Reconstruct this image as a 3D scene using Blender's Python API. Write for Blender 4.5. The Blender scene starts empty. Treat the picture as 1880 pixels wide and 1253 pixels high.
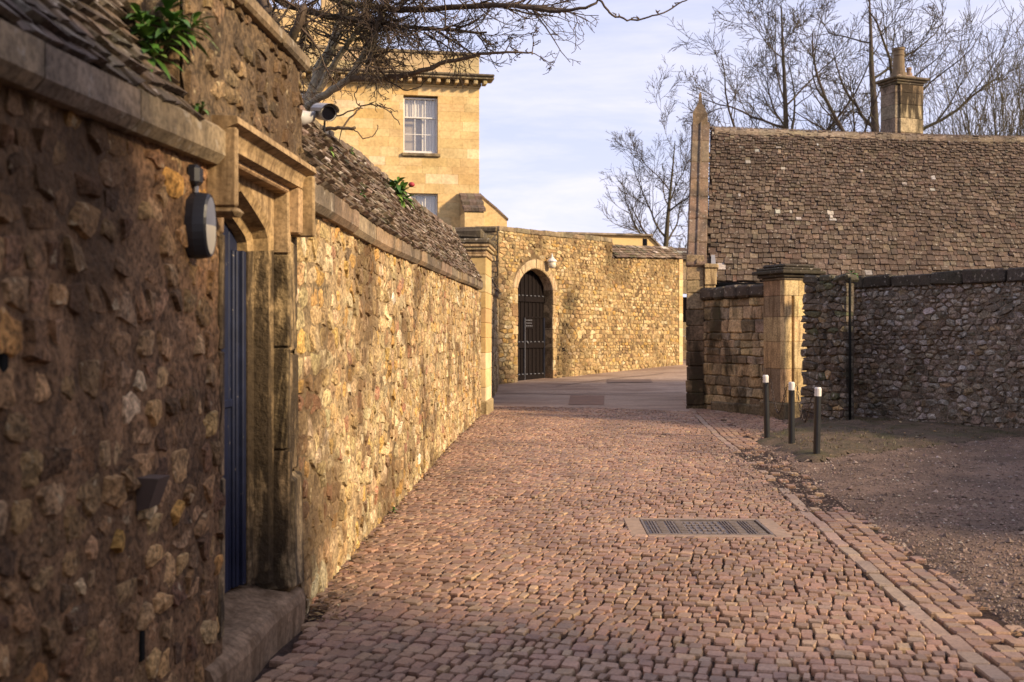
import bpy, math, random
import numpy as np
from mathutils import Vector, Matrix, noise as mnoise

SC = bpy.context.scene
COL = SC.collection
RND = random.Random(11)
rad = math.radians

# ------------------------------------------------------------------ camera
FPX = 2000.0            # focal length in photograph pixels (1880 wide)
CX, HY, CAMZ = 940.0, 620.0, 1.5
cam_data = bpy.data.cameras.new('camera')
cam = bpy.data.objects.new('camera', cam_data)
COL.objects.link(cam)
cam.location = (0, 0, CAMZ)
cam.rotation_euler = (rad(90), 0, 0)
cam_data.sensor_width = 36.0
cam_data.lens = 36.0 * FPX / 1880.0
cam_data.shift_y = -(626.5 - HY) / 1880.0
cam_data.clip_start = 0.05
cam_data.clip_end = 3000
cam_data.dof.use_dof = True
cam_data.dof.focus_distance = 11.0
cam_data.dof.aperture_fstop = 3.4
SC.camera = cam

# ------------------------------------------------------------------ light
SUN_TO = Vector((0.905, -0.425, 0)).normalized()    # horizontal direction towards the sun
SUN_EL = rad(24)
tosun = Vector((SUN_TO.x * math.cos(SUN_EL), SUN_TO.y * math.cos(SUN_EL), math.sin(SUN_EL)))
sl = bpy.data.lights.new('sun', 'SUN')
sl.energy = 4.4
sl.angle = rad(6)
sl.color = (1.0, 0.78, 0.50)
sun = bpy.data.objects.new('sun', sl)
COL.objects.link(sun)
sun.location = (20, -12, 20)
sun.rotation_euler = tosun.to_track_quat('Z', 'Y').to_euler()

SC.view_settings.view_transform = 'Standard'
SC.view_settings.look = 'None'
SC.view_settings.gamma = 1
SC.view_settings.use_curve_mapping = False
SC.view_settings.exposure = 0.78


# ------------------------------------------------------------------ node helpers
def N(nt, typ, ins=None, **props):
    n = nt.nodes.new('ShaderNode' + typ)
    for k, v in props.items():
        setattr(n, k, v)
    for k, v in (ins or {}).items():
        s = n.inputs[k]
        if isinstance(v, bpy.types.NodeSocket):
            nt.links.new(v, s)
        else:
            s.default_value = v
    return n


def mixc(nt, a, b, fac, mode='MIX'):
    n = nt.nodes.new('ShaderNodeMix')
    n.data_type = 'RGBA'
    n.blend_type = mode
    n.clamp_factor = True
    for idx, v in ((0, fac), (6, a), (7, b)):
        if isinstance(v, bpy.types.NodeSocket):
            nt.links.new(v, n.inputs[idx])
        elif idx == 0:
            n.inputs[0].default_value = v
        else:
            n.inputs[idx].default_value = (*v, 1) if len(v) == 3 else v
    return n.outputs[2]


def mapr(nt, v, a, b, c, d):
    n = N(nt, 'MapRange', {0: v, 1: a, 2: b, 3: c, 4: d})
    n.clamp = True
    return n.outputs[0]


def mth(nt, op, a, b=0.0):
    return N(nt, 'Math', {0: a, 1: b}, operation=op).outputs[0]


def tex(nt, vec, scale, detail=5, rough=.6, dist=0.0):
    return N(nt, 'TexNoise', {'Vector': vec, 'Scale': scale, 'Detail': detail, 'Roughness': rough, 'Distortion': dist}).outputs[0]


# ------------------------------------------------------------------ sky
world = bpy.data.worlds.new('World')
SC.world = world
world.use_nodes = True
wn = world.node_tree
wn.nodes.clear()
sky = N(wn, 'TexSky', sky_type='NISHITA')
sky.sun_disc = False
sky.sun_elevation = rad(24)
sky.sun_rotation = math.atan2(SUN_TO.x, SUN_TO.y)
sky.air_density = 1.0
sky.dust_density = 1.2
sky.ozone_density = 2.0
tc = N(wn, 'TexCoord').outputs['Generated']
sep = N(wn, 'SeparateXYZ', {0: tc})
zz = mth(wn, 'ADD', sep.outputs[2], 0.22)
cx = mth(wn, 'DIVIDE', sep.outputs[0], zz)
cy = mth(wn, 'DIVIDE', sep.outputs[1], zz)
cv = N(wn, 'CombineXYZ', {0: mth(wn, 'MULTIPLY', cx, .55), 1: cy, 2: 0.3}).outputs[0]
c1 = tex(wn, cv, 1.5, 7, .62, .6)
c2 = tex(wn, cv, 5.0, 6, .65, .3)
cl = mth(wn, 'ADD', mth(wn, 'MULTIPLY', c1, .72), mth(wn, 'MULTIPLY', c2, .28))
cfac = mapr(wn, cl, .40, .62, .22, .92)
hz = mapr(wn, sep.outputs[2], 0.0, .30, .75, 0.0)
cfac = mth(wn, 'MAXIMUM', cfac, hz)
base = mixc(wn, sky.outputs[0], (2.95, 3.12, 4.7), .75)
skyc = mixc(wn, base, (4.7, 4.55, 5.35), cfac)
bg = N(wn, 'Background', {'Color': skyc, 'Strength': 0.13})
wo = N(wn, 'OutputWorld', {'Surface': bg.outputs[0]})


# ------------------------------------------------------------------ materials
def new_mat(name):
    m = bpy.data.materials.new(name)
    m.use_nodes = True
    nt = m.node_tree
    nt.nodes.clear()
    out = N(nt, 'OutputMaterial')
    bs = N(nt, 'BsdfPrincipled')
    nt.links.new(bs.outputs[0], out.inputs[0])
    return m, nt, bs


def stone_mat(name, var=.35, vscale=7, pore=.35, pscale=55, dirt=(.05, .04, .03), dirt_amt=.6, dirt_scale=1.1,
              dirt_lo=.5, dirt_hi=.66, lichen=(.5, .48, .42), lichen_amt=.0, lichen_scale=16, lichen_lo=.64,
              bump=.6, bdist=.012, rough=.88, stretch=(1, 1, 1), moss_amt=0.0, spec=.25):
    m, nt, bs = new_mat(name)
    pos = N(nt, 'NewGeometry').outputs['Position']
    if stretch != (1, 1, 1):
        pos2 = N(nt, 'VectorMath', {0: pos, 1: stretch}, operation='MULTIPLY').outputs[0]
    else:
        pos2 = pos
    tint = N(nt, 'Attribute', attribute_name='tint').outputs['Color']
    n1 = tex(nt, pos, vscale, 8, .65)
    n2 = tex(nt, pos, pscale, 5, .6)
    n3 = tex(nt, pos2, dirt_scale, 6, .62, .4)
    f1 = mapr(nt, n1, .28, .72, 1 - var, 1 + var)
    f2 = mapr(nt, n2, .38, .58, 1 - pore, 1.10)
    f = mth(nt, 'MULTIPLY', f1, f2)
    cf = N(nt, 'CombineXYZ', {0: f, 1: f, 2: f}).outputs[0]
    c = mixc(nt, tint, cf, 1.0, 'MULTIPLY')
    if dirt_amt > 0:
        df = mapr(nt, n3, dirt_lo, dirt_hi, 0, dirt_amt)
        c = mixc(nt, c, dirt, df)
    if lichen_amt > 0:
        n4 = tex(nt, pos, lichen_scale, 5, .6)
        c = mixc(nt, c, lichen, mapr(nt, n4, lichen_lo, lichen_lo + .07, 0, lichen_amt))
    if moss_amt > 0:
        n5 = tex(nt, pos, 2.3, 6, .7)
        c = mixc(nt, c, (.06, .07, .022), mapr(nt, n5, .52, .68, 0, moss_amt))
    nt.links.new(c, bs.inputs['Base Color'])
    bs.inputs['Roughness'].default_value = rough
    bs.inputs['Specular IOR Level'].default_value = spec
    h = mth(nt, 'ADD', mth(nt, 'MULTIPLY', n1, 1.0), mth(nt, 'MULTIPLY', n2, .35))
    b = N(nt, 'Bump', {'Height': h, 'Strength': bump, 'Distance': bdist})
    nt.links.new(b.outputs[0], bs.inputs['Normal'])
    return m


def plain_mat(name, col, rough=.6, metal=0.0, var=.15, scale=12, bump=.15, bdist=.003, spec=.5, wear=None):
    m, nt, bs = new_mat(name)
    pos = N(nt, 'NewGeometry').outputs['Position']
    n1 = tex(nt, pos, scale, 7, .65)
    f = mapr(nt, n1, .3, .7, 1 - var, 1 + var)
    c = mixc(nt, (*col, 1), N(nt, 'CombineXYZ', {0: f, 1: f, 2: f}).outputs[0], 1, 'MULTIPLY')
    if wear:
        n2 = tex(nt, pos, 23, 6, .7)
        c = mixc(nt, c, wear, mapr(nt, n2, .66, .70, 0, .9))
    nt.links.new(c, bs.inputs['Base Color'])
    bs.inputs['Roughness'].default_value = rough
    bs.inputs['Metallic'].default_value = metal
    bs.inputs['Specular IOR Level'].default_value = spec
    b = N(nt, 'Bump', {'Height': n1, 'Strength': bump, 'Distance': bdist})
    nt.links.new(b.outputs[0], bs.inputs['Normal'])
    return m


M = {}
M['rubble'] = stone_mat('rubble', var=.5, vscale=11, pore=.6, pscale=48, dirt=(.085, .045, .019), dirt_amt=.75, dirt_scale=1.05, dirt_lo=.49, dirt_hi=.60,
                        lichen=(.62, .50, .30), lichen_amt=.5, lichen_lo=.62, bump=1.0, bdist=.03)
M['mortar'] = stone_mat('mortar', var=.5, pore=.6, pscale=38, dirt=(.06, .034, .016), dirt_amt=.7, dirt_scale=1.05, dirt_lo=.49, dirt_hi=.60,
                        bump=1.0, bdist=.03)
M['gate_rubble'] = stone_mat('gate_rubble', var=.35, vscale=4, pore=.4, pscale=22, dirt=(.06, .036, .016), dirt_amt=.75, dirt_scale=.42,
                             dirt_lo=.5, dirt_hi=.62, bump=.9, bdist=.03, stretch=(1, 1, .55))
M['grey_rubble'] = stone_mat('grey_rubble', var=.45, pore=.5, pscale=40, dirt=(.035, .03, .022), dirt_amt=.7, dirt_scale=1.3,
                             lichen=(.42, .40, .37), lichen_amt=.6, lichen_scale=9, lichen_lo=.58, bump=.9, bdist=.02, moss_amt=.35)
M['slate'] = stone_mat('slate', var=.4, pore=.4, pscale=45, dirt=(.045, .032, .025), dirt_amt=.6, dirt_scale=2.0,
                       lichen=(.55, .50, .45), lichen_amt=.55, lichen_scale=22, lichen_lo=.62, bump=.8, bdist=.012, moss_amt=.3)
M['roof_tile'] = stone_mat('roof_tile', var=.3, vscale=3, pore=.3, pscale=20, dirt=(.05, .032, .022), dirt_amt=.5, dirt_scale=.5,
                           lichen=(.40, .36, .30), lichen_amt=.65, lichen_scale=15, lichen_lo=.61, bump=.7, bdist=.02, moss_amt=.12)
M['ashlar'] = stone_mat('ashlar', var=.18, vscale=1.6, pore=.12, pscale=12, dirt=(.30, .17, .055), dirt_amt=.4, dirt_scale=.6,
                        dirt_lo=.5, dirt_hi=.7, bump=.35, bdist=.012, stretch=(1, 1, 2.2))
M['old_ashlar'] = stone_mat('old_ashlar', var=.4, vscale=5, pore=.4, pscale=26, dirt=(.038, .027, .015), dirt_amt=.9, dirt_scale=1.0,
                            dirt_lo=.50, dirt_hi=.60, bump=.9, bdist=.025, stretch=(1.6, 1.6, .6), moss_amt=.25)
M['dressed'] = stone_mat('dressed', var=.28, vscale=6, pore=.35, pscale=40, dirt=(.09, .052, .024), dirt_amt=.75, dirt_scale=4.2,
                         dirt_lo=.47, dirt_hi=.64, bump=.7, bdist=.01, stretch=(2.6, 2.6, .35))
M['worn'] = stone_mat('worn', var=.4, vscale=8, pore=.45, pscale=36, dirt=(.028, .019, .011), dirt_amt=.92, dirt_scale=2.2,
                      dirt_lo=.41, dirt_hi=.52, bump=1.0, bdist=.03, stretch=(2.4, 2.4, .5))
M['coping'] = stone_mat('coping', var=.35, vscale=6, pore=.35, pscale=42, dirt=(.045, .035, .028), dirt_amt=.7, dirt_scale=1.8,
                        dirt_lo=.46, dirt_hi=.62, lichen=(.42, .37, .30), lichen_amt=.5, lichen_scale=14, lichen_lo=.6, bump=.7, bdist=.015, moss_amt=.2)
M['sett'] = stone_mat('sett', var=.22, vscale=9, pore=.25, pscale=70, dirt=(.13, .075, .05), dirt_amt=.5, dirt_scale=1.0,
                      dirt_lo=.5, dirt_hi=.7, bump=.45, bdist=.006, rough=.62, spec=.45)
M['joint'] = stone_mat('joint', var=.4, vscale=14, pore=.4, pscale=90, dirt=(.045, .05, .018), dirt_amt=.55, dirt_scale=1.7,
                       dirt_lo=.55, dirt_hi=.68, bump=1.0, bdist=.02, rough=.95)
M['asphalt'] = stone_mat('asphalt', var=.2, vscale=2.2, pore=.4, pscale=45, dirt=(.17, .105, .075), dirt_amt=.7, dirt_scale=.5,
                         dirt_lo=.46, dirt_hi=.62, stretch=(.6, 1.4, 1), bump=.5, bdist=.008, rough=.75)
M['yard'] = stone_mat('yard', var=.35, vscale=2.5, pore=.45, pscale=75, dirt=(.07, .048, .034), dirt_amt=.7, dirt_scale=.55,
                      dirt_lo=.46, dirt_hi=.62, bump=1.0, bdist=.025, rough=.9)
M['earth'] = stone_mat('earth', var=.4, vscale=5, pore=.45, pscale=60, dirt=(.05, .048, .02), dirt_amt=.7, dirt_scale=1.6,
                       dirt_lo=.47, dirt_hi=.62, bump=1.0, bdist=.03, rough=.95)
M['pebble'] = stone_mat('pebble', var=.3, vscale=30, pore=.2, dirt_amt=0, bump=.3, bdist=.004)
M['bark'] = stone_mat('bark', var=.35, vscale=6, pore=.3, pscale=40, dirt=(.10, .10, .045), dirt_amt=.4, dirt_scale=1.2, bump=.8, bdist=.02)
M['leaf'] = stone_mat('leaf', var=.25, vscale=20, pore=.0, dirt_amt=0, bump=.2, bdist=.003, rough=.5, spec=.4)
M['litter'] = stone_mat('litter', var=.35, vscale=25, pore=.1, dirt_amt=0, bump=.2, bdist=.003, rough=.85)
M['blue_door'] = plain_mat('blue_door', (.012, .016, .038), .55, var=.3, scale=9, bump=.3, spec=.25, wear=(.22, .19, .16))
M['brown_wood'] = plain_mat('brown_wood', (.0065, .0035, .0032), .8, var=.35, scale=9, bump=.4, spec=.15)
M['black_paint'] = plain_mat('black_paint', (.012, .013, .016), .4, var=.3, wear=(.07, .075, .08))
M['lamp_black'] = plain_mat('lamp_black', (.02, .021, .028), .35)
M['cream'] = plain_mat('cream', (.62, .55, .42), .3, var=.08)
M['white'] = plain_mat('white', (.62, .59, .55), .5, var=.12)
M['camera_white'] = plain_mat('camera_white', (.40, .385, .37), .4, var=.1)
M['lens'] = plain_mat('lens', (.006, .006, .01), .08)
M['metal'] = plain_mat('metal', (.22, .22, .24), .45, metal=.7)
M['iron'] = plain_mat('iron', (.15, .12, .105), .6, metal=.2, var=.35, scale=25, bump=.4)
M['lead'] = plain_mat('lead', (.20, .20, .22), .6)
M['gutter'] = plain_mat('gutter', (.010, .010, .009), .9, spec=.1)
M['rust'] = plain_mat('rust', (.035, .022, .016), .8)
M['vent'] = plain_mat('vent', (.085, .056, .042), .7)
M['clay'] = plain_mat('clay', (.13, .088, .046), .8, var=.4, scale=5)
M['concrete'] = plain_mat('concrete', (.26, .18, .128), .85, var=.25, scale=14, bump=.4)
M['render'] = plain_mat('render', (.62, .44, .20), .85, var=.06)
M['curtain'] = plain_mat('curtain', (.72, .67, .58), .8, var=.05)
M['flower'] = plain_mat('flower', (.32, .02, .03), .6)
M['interior'] = plain_mat('interior', (.42, .36, .29), .9)
m, nt, bs = new_mat('glass')
tr = N(nt, 'BsdfTransparent', {'Color': (.95, .95, .95, 1)})
gl = N(nt, 'BsdfGlossy', {'Roughness': .03})
mx = N(nt, 'MixShader', {0: .10, 1: tr.outputs[0], 2: gl.outputs[0]})
nt.links.new(mx.outputs[0], [n_ for n_ in nt.nodes if n_.bl_idname == 'ShaderNodeOutputMaterial'][0].inputs[0])
M['glass'] = m


# ------------------------------------------------------------------ mesh helpers
class MB:
    def __init__(s):
        s.v, s.f, s.t = [], [], []

    def add(s, vs, fs, tint=(.5, .5, .5)):
        o = len(s.v)
        s.v.extend([tuple(p) for p in vs])
        s.f.extend([tuple(i + o for i in f) for f in fs])
        s.t.extend([tint] * len(vs))
        return s

    def merge(s, o):
        k = len(s.v)
        s.v.extend(o.v)
        s.f.extend([tuple(i + k for i in f) for f in o.f])
        s.t.extend(o.t)
        return s


WLOC = {}


def wl(o):
    return WLOC.get(o.name, Vector((0, 0, 0)))


def tag(o, label=None, category=None, group=None, kind=None):
    if label: o['label'] = label
    if category: o['category'] = category
    if group: o['group'] = group
    if kind: o['kind'] = kind
    return o


def empty(name, loc, label=None, category=None, group=None):
    o = bpy.data.objects.new(name, None)
    o.empty_display_size = .2
    COL.objects.link(o)
    o.location = loc
    WLOC[o.name] = Vector(loc)
    return tag(o, label, category, group)


def sub_empty(name, loc, parent):
    o = empty(name, loc)
    o.parent = parent
    o.location = Vector(loc) - wl(parent)
    return o


def obj(name, mb, mat, parent=None, smooth=False, origin=None):
    v = np.array(mb.v, dtype=np.float64)
    if origin is None:
        lo, hi = v.min(0), v.max(0)
        c = (lo + hi) / 2
        if parent is None:
            c[2] = lo[2]
    else:
        c = np.array(origin, dtype=np.float64)
    me = bpy.data.meshes.new(name)
    me.from_pydata((v - c).tolist(), [], mb.f)
    a = me.attributes.new('tint', 'FLOAT_COLOR', 'POINT')
    t = np.ones((len(mb.v), 4), dtype=np.float32)
    t[:, :3] = np.array(mb.t, dtype=np.float32)
    a.data.foreach_set('color', t.ravel())
    if smooth:
        me.polygons.foreach_set('use_smooth', [True] * len(me.polygons))
    me.materials.append(M[mat] if isinstance(mat, str) else mat)
    o = bpy.data.objects.new(name, me)
    COL.objects.link(o)
    c = Vector(c)
    WLOC[o.name] = c
    if parent is not None:
        o.parent = parent
        o.location = c - wl(parent)
    else:
        o.location = c
    return o


def to_px(p):
    if p[1] < .3:
        return None
    return CX + FPX * p[0] / p[1], HY - FPX * (p[2] - CAMZ) / p[1]


def view_size(mb):
    v = np.array(mb.v)
    c = v.mean(0)
    q = to_px(c)
    if q is None or not (-15 < q[0] < 1895 and -15 < q[1] < 1268):
        return 0
    y = np.maximum(v[:, 1], .3)
    xs = v[:, 0] / y * FPX
    zs = v[:, 2] / y * FPX
    return (xs.max() - xs.min()) * (zs.max() - zs.min())


def pieces(name, mbs, mat, parent, rest_name, limit=290, smooth=False, visible=None):
    sc = [(view_size(m) * (1 if visible is None or visible(m) else 0), i) for i, m in enumerate(mbs)]
    sc.sort(key=lambda q: -q[0])
    chosen = {i for s, i in sc[:limit] if s > 0}
    rest = MB()
    for i, m in enumerate(mbs):
        if i in chosen:
            obj(name, m, mat, parent, smooth)
        else:
            rest.merge(m)
    if rest.v:
        tag(obj(rest_name, rest, mat, parent, smooth), kind='stuff')


def hexa(c8, tint=(.5, .5, .5), mb=None):
    """box from 8 corners: bottom 0-3, top 4-7"""
    mb = mb or MB()
    return mb.add(c8, [(3, 2, 1, 0), (4, 5, 6, 7), (0, 1, 5, 4), (1, 2, 6, 5), (2, 3, 7, 6), (3, 0, 4, 7)], tint)


def frame_box(f, a0, a1, b0, b1, c0, c1, tint=(.5, .5, .5), mb=None, ch=0.0, jit=0.0):
    """box in a mapped frame f(a, b, c) -> world, chamfered by ch"""
    mb = mb or MB()
    if ch <= 0:
        cs = [f(a, b, c) for c in (c0, c1) for a, b in ((a0, b0), (a1, b0), (a1, b1), (a0, b1))]
        # orientation is fixed by recalculation of the sign
        return hexa(cs, tint, mb)
    A, B, C = (a0, a1), (b0, b1), (c0, c1)
    sg = (1, -1)
    vs, idx = [], {}
    for i in (0, 1):
        for j in (0, 1):
            for k in (0, 1):
                j1, j2, j3 = ((RND.random() - .5) * 2 * jit for _ in range(3))
                a, b, c = A[i] + j1, B[j] + j2, C[k] + j3
                da, db, dc = sg[i] * ch, sg[j] * ch, sg[k] * ch
                idx[i, j, k, 0] = len(vs); vs.append(f(a, b + db, c + dc))
                idx[i, j, k, 1] = len(vs); vs.append(f(a + da, b, c + dc))
                idx[i, j, k, 2] = len(vs); vs.append(f(a + da, b + db, c))
    F = []
    for s in (0, 1):
        F.append([idx[s, 0, 0, 0], idx[s, 1, 0, 0], idx[s, 1, 1, 0], idx[s, 0, 1, 0]])
        F.append([idx[0, s, 0, 1], idx[1, s, 0, 1], idx[1, s, 1, 1], idx[0, s, 1, 1]])
        F.append([idx[0, 0, s, 2], idx[1, 0, s, 2], idx[1, 1, s, 2], idx[0, 1, s, 2]])
    for p in (0, 1):
        for q in (0, 1):
            F.append([idx[p, q, 0, 0], idx[p, q, 1, 0], idx[p, q, 1, 1], idx[p, q, 0, 1]])
            F.append([idx[p, 0, q, 0], idx[p, 1, q, 0], idx[p, 1, q, 2], idx[p, 0, q, 2]])
            F.append([idx[0, p, q, 1], idx[1, p, q, 1], idx[1, p, q, 2], idx[0, p, q, 2]])
    for i in (0, 1):
        for j in (0, 1):
            for k in (0, 1):
                F.append([idx[i, j, k, 0], idx[i, j, k, 1], idx[i, j, k, 2]])
    ctr = np.mean(np.array([tuple(v) for v in vs]), axis=0)
    va = [np.array(tuple(v)) for v in vs]
    F2 = []
    for fc in F:
        p = [va[i] for i in fc]
        n = np.cross(p[1] - p[0], p[2] - p[0])
        if np.dot(n, sum(p) / len(p) - ctr) < 0:
            fc = fc[::-1]
        F2.append(tuple(fc))
    return mb.add(vs, F2, tint)


def WXYZ(a, b, c):
    return (a, b, c)


def wbox(x0, x1, y0, y1, z0, z1, tint=(.5, .5, .5), mb=None, ch=0.0, jit=0.0):
    return frame_box(WXYZ, x0, x1, y0, y1, z0, z1, tint, mb, ch, jit)


def tube(mb, pts, rads, n=6, tint=(.5, .5, .5), cap=True):
    pts = [Vector(p) for p in pts]
    rings = []
    prev = None
    for i, p in enumerate(pts):
        d = (pts[min(i + 1, len(pts) - 1)] - pts[max(i - 1, 0)])
        if d.length < 1e-9: d = Vector((0, 0, 1))
        d.normalize()
        if prev is None:
            u = d.cross(Vector((0, 0, 1)))
            if u.length < .1: u = d.cross(Vector((1, 0, 0)))
        else:
            u = prev - d * prev.dot(d)
            if u.length < 1e-6: u = d.cross(Vector((1, 0, 0)))
        u.normalize()
        prev = u
        w = d.cross(u)
        rings.append([p + (u * math.cos(2 * math.pi * k / n) + w * math.sin(2 * math.pi * k / n)) * rads[i] for k in range(n)])
    vs = [q for r in rings for q in r]
    fs = []
    for i in range(len(pts) - 1):
        for k in range(n):
            a, b = i * n + k, i * n + (k + 1) % n
            fs.append((a, b, b + n, a + n))
    if cap:
        fs.append(tuple(range(n - 1, -1, -1)))
        fs.append(tuple(range((len(pts) - 1) * n, len(pts) * n)))
    return mb.add(vs, fs, tint)


def lathe(mb, prof, ctr, n=16, tint=(.5, .5, .5)):
    """profile [(radius, z)] about a vertical axis at ctr"""
    vs, fs = [], []
    for r, z in prof:
        for k in range(n):
            a = 2 * math.pi * k / n
            vs.append((ctr[0] + r * math.cos(a), ctr[1] + r * math.sin(a), ctr[2] + z))
    for i in range(len(prof) - 1):
        for k in range(n):
            a, b = i * n + k, i * n + (k + 1) % n
            fs.append((a, b, b + n, a + n))
    fs.append(tuple(range(n - 1, -1, -1)))
    fs.append(tuple(range((len(prof) - 1) * n, len(prof) * n)))
    return mb.add(vs, fs, tint)


def jitter(c, v=.15, h=.06):
    k = 1 + RND.uniform(-v, v)
    return (max(.004, c[0] * k * (1 + RND.uniform(-h, h))), max(.004, c[1] * k * (1 + RND.uniform(-h * .5, h * .5))), max(.004, c[2] * k * (1 + RND.uniform(-h, h))))


def pick(pal):
    r = RND.random() * sum(w for w, _ in pal)
    for w, c in pal:
        r -= w
        if r <= 0:
            return c
    return pal[-1][1]


# ------------------------------------------------------------------ rubble masonry
def clip(poly, a, b, c):
    """keep a*x+b*y<=c"""
    out = []
    n = len(poly)
    for i in range(n):
        p, q = poly[i], poly[(i + 1) % n]
        dp, dq = a * p[0] + b * p[1] - c, a * q[0] + b * q[1] - c
        if dp <= 0:
            out.append(p)
        if dp * dq < 0:
            t = dp / (dp - dq)
            out.append((p[0] + (q[0] - p[0]) * t, p[1] + (q[1] - p[1]) * t))
    return out


def area_c(poly):
    A = cxx = cyy = 0
    n = len(poly)
    for i in range(n):
        x0, y0 = poly[i]
        x1, y1 = poly[(i + 1) % n]
        k = x0 * y1 - x1 * y0
        A += k
        cxx += (x0 + x1) * k
        cyy += (y0 + y1) * k
    if abs(A) < 1e-9:
        return 0, poly[0]
    return A / 2, (cxx / (3 * A), cyy / (3 * A))


def resample(poly, n):
    per = []
    L = 0
    m = len(poly)
    for i in range(m):
        d = math.dist(poly[i], poly[(i + 1) % m])
        per.append((L, d))
        L += d
    out = []
    for k in range(n):
        s = L * (k + .5) / n
        for i in range(m):
            if per[i][0] <= s <= per[i][0] + per[i][1] + 1e-9:
                t = (s - per[i][0]) / max(per[i][1], 1e-9)
                p, q = poly[i], poly[(i + 1) % m]
                out.append((p[0] + (q[0] - p[0]) * t, p[1] + (q[1] - p[1]) * t))
                break
    return out


def cells(u0, u1, v0, v1, w, h, jit=.45, excl=(), wf=None):
    """Voronoi cells of jittered courses -> list of polygons in (u, v)"""
    seeds = []
    v = v0
    row = 0
    while v < v1 - h * .3:
        rh = h * RND.uniform(.62, 1.55)
        u = u0 + RND.uniform(0, w)
        while u < u1:
            sw = w * RND.choice((.45, .6, .8, 1, 1.2, 1.5, 2.0)) * RND.uniform(.85, 1.15)
            if wf: sw *= wf(u)
            seeds.append((u + sw / 2, v + rh / 2 + RND.uniform(-jit, jit) * rh * .6))
            u += sw
        v += rh
        row += 1
    k = w / h
    P = np.array(seeds)
    Q = P * np.array([1 / k, 1])
    out = []
    for i in range(len(seeds)):
        d = np.hypot(Q[:, 0] - Q[i, 0], Q[:, 1] - Q[i, 1])
        nb = np.argsort(d)[1:15]
        poly = [(u0, v0), (u1, v0), (u1, v1), (u0, v1)]
        poly = [(max(u0, min(u1, P[i, 0] + s * w * 2.2)), max(v0, min(v1, P[i, 1] + t * h * 2.5))) for s, t in ((-1, -1), (1, -1), (1, 1), (-1, 1))]
        for j in nb:
            a, b = (Q[j, 0] - Q[i, 0]) / k, Q[j, 1] - Q[i, 1]
            mx, my = (P[i, 0] + P[j, 0]) / 2, (P[i, 1] + P[j, 1]) / 2
            poly = clip(poly, a, b, a * mx + b * my)
            if len(poly) < 3:
                break
        if len(poly) < 3:
            continue
        for (e0, e1, g0, g1) in excl:
            A, c = area_c(poly)
            us = [p[0] for p in poly]; vs = [p[1] for p in poly]
            if max(us) < e0 or min(us) > e1 or max(vs) < g0 or min(vs) > g1:
                continue
            opts = [(e0 - c[0], (1, 0, e0)), (c[0] - e1, (-1, 0, -e1)), (g0 - c[1], (0, 1, g0)), (c[1] - g1, (0, -1, -g1))]
            best = max(opts, key=lambda o: o[0])
            if best[0] <= 0:
                poly = []
                break
            poly = clip(poly, *best[1])
            if len(poly) < 3:
                break
        if len(poly) < 3:
            continue
        A, c = area_c(poly)
        if abs(A) < w * h * .12:
            continue
        out.append((poly, c, abs(A)))
    return out


def stone(poly, c, fmap, gap, prot, tint, rough=.12, base=-.03, top=.86, edge=.0):
    """hewn rubble stone standing proud of the mortar: fmap(u, v, d)"""
    sz = math.sqrt(abs(area_c(poly)[0]))
    s = max(.5, 1 - gap / sz)
    p = []
    m = len(poly)
    for i in range(m):
        a, b = poly[i], poly[(i + 1) % m]
        L = math.dist(a, b)
        if L < sz * .12:
            continue
        p.append((a[0] + RND.uniform(-1, 1) * rough * sz * .25, a[1] + RND.uniform(-1, 1) * rough * sz * .25))
        if L > sz * .55 and len(p) < 10:
            k = RND.uniform(.35, .65)
            p.append((a[0] + (b[0] - a[0]) * k + RND.uniform(-1, 1) * rough * sz * .3, a[1] + (b[1] - a[1]) * k + RND.uniform(-1, 1) * rough * sz * .3))
    if len(p) < 3:
        p = list(poly)
    n = len(p)
    tx, ty = RND.uniform(-1, 1) * prot * .7, RND.uniform(-1, 1) * prot * .7
    vs = []
    for ring, (sc, d) in enumerate(((1.0, base), (1.0, edge), (top, prot))):
        for q in p:
            k = s * sc * (1 if ring < 2 else RND.uniform(.9, 1.06))
            u = c[0] + (q[0] - c[0]) * k
            v = c[1] + (q[1] - c[1]) * k
            dd = d
            if ring == 2:
                dd = d * RND.uniform(.6, 1.0) + tx * (q[0] - c[0]) / sz + ty * (q[1] - c[1]) / sz
            vs.append(fmap(u, v, dd))
    off = RND.uniform(-.2, .2) * sz, RND.uniform(-.2, .2) * sz * .6
    vs.append(fmap(c[0] + off[0], c[1] + off[1], prot * RND.uniform(.9, 1.2)))
    fs = []
    for r in (0, 1):
        for k in range(n):
            a, b = r * n + k, r * n + (k + 1) % n
            fs.append((a, b, b + n, a + n))
    for k in range(n):
        fs.append((2 * n + k, 2 * n + (k + 1) % n, 3 * n))
    return MB().add(vs, fs, tint)


def sheet(fmap, us, vs_, dn, tint, amp=.012, freq=9.0, keep=None):
    """displaced mortar face"""
    mb = MB()
    V = []
    for v in vs_:
        for u in us:
            q = Vector(fmap(u, v, 0))
            V.append(fmap(u, v, dn + amp * mnoise.noise(q * freq) + amp * .6 * mnoise.noise(q * freq * 2.7)))
    nu = len(us)
    F = []
    for j in range(len(vs_) - 1):
        for i in range(nu - 1):
            if keep and not keep((us[i] + us[i + 1]) / 2, (vs_[j] + vs_[j + 1]) / 2):
                continue
            F.append((j * nu + i, j * nu + i + 1, (j + 1) * nu + i + 1, (j + 1) * nu + i))
    return mb.add(V, F, tint)


def lin(a, b, step):
    n = max(1, int(round((b - a) / step)))
    return [a + (b - a) * i / n for i in range(n + 1)]


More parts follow.
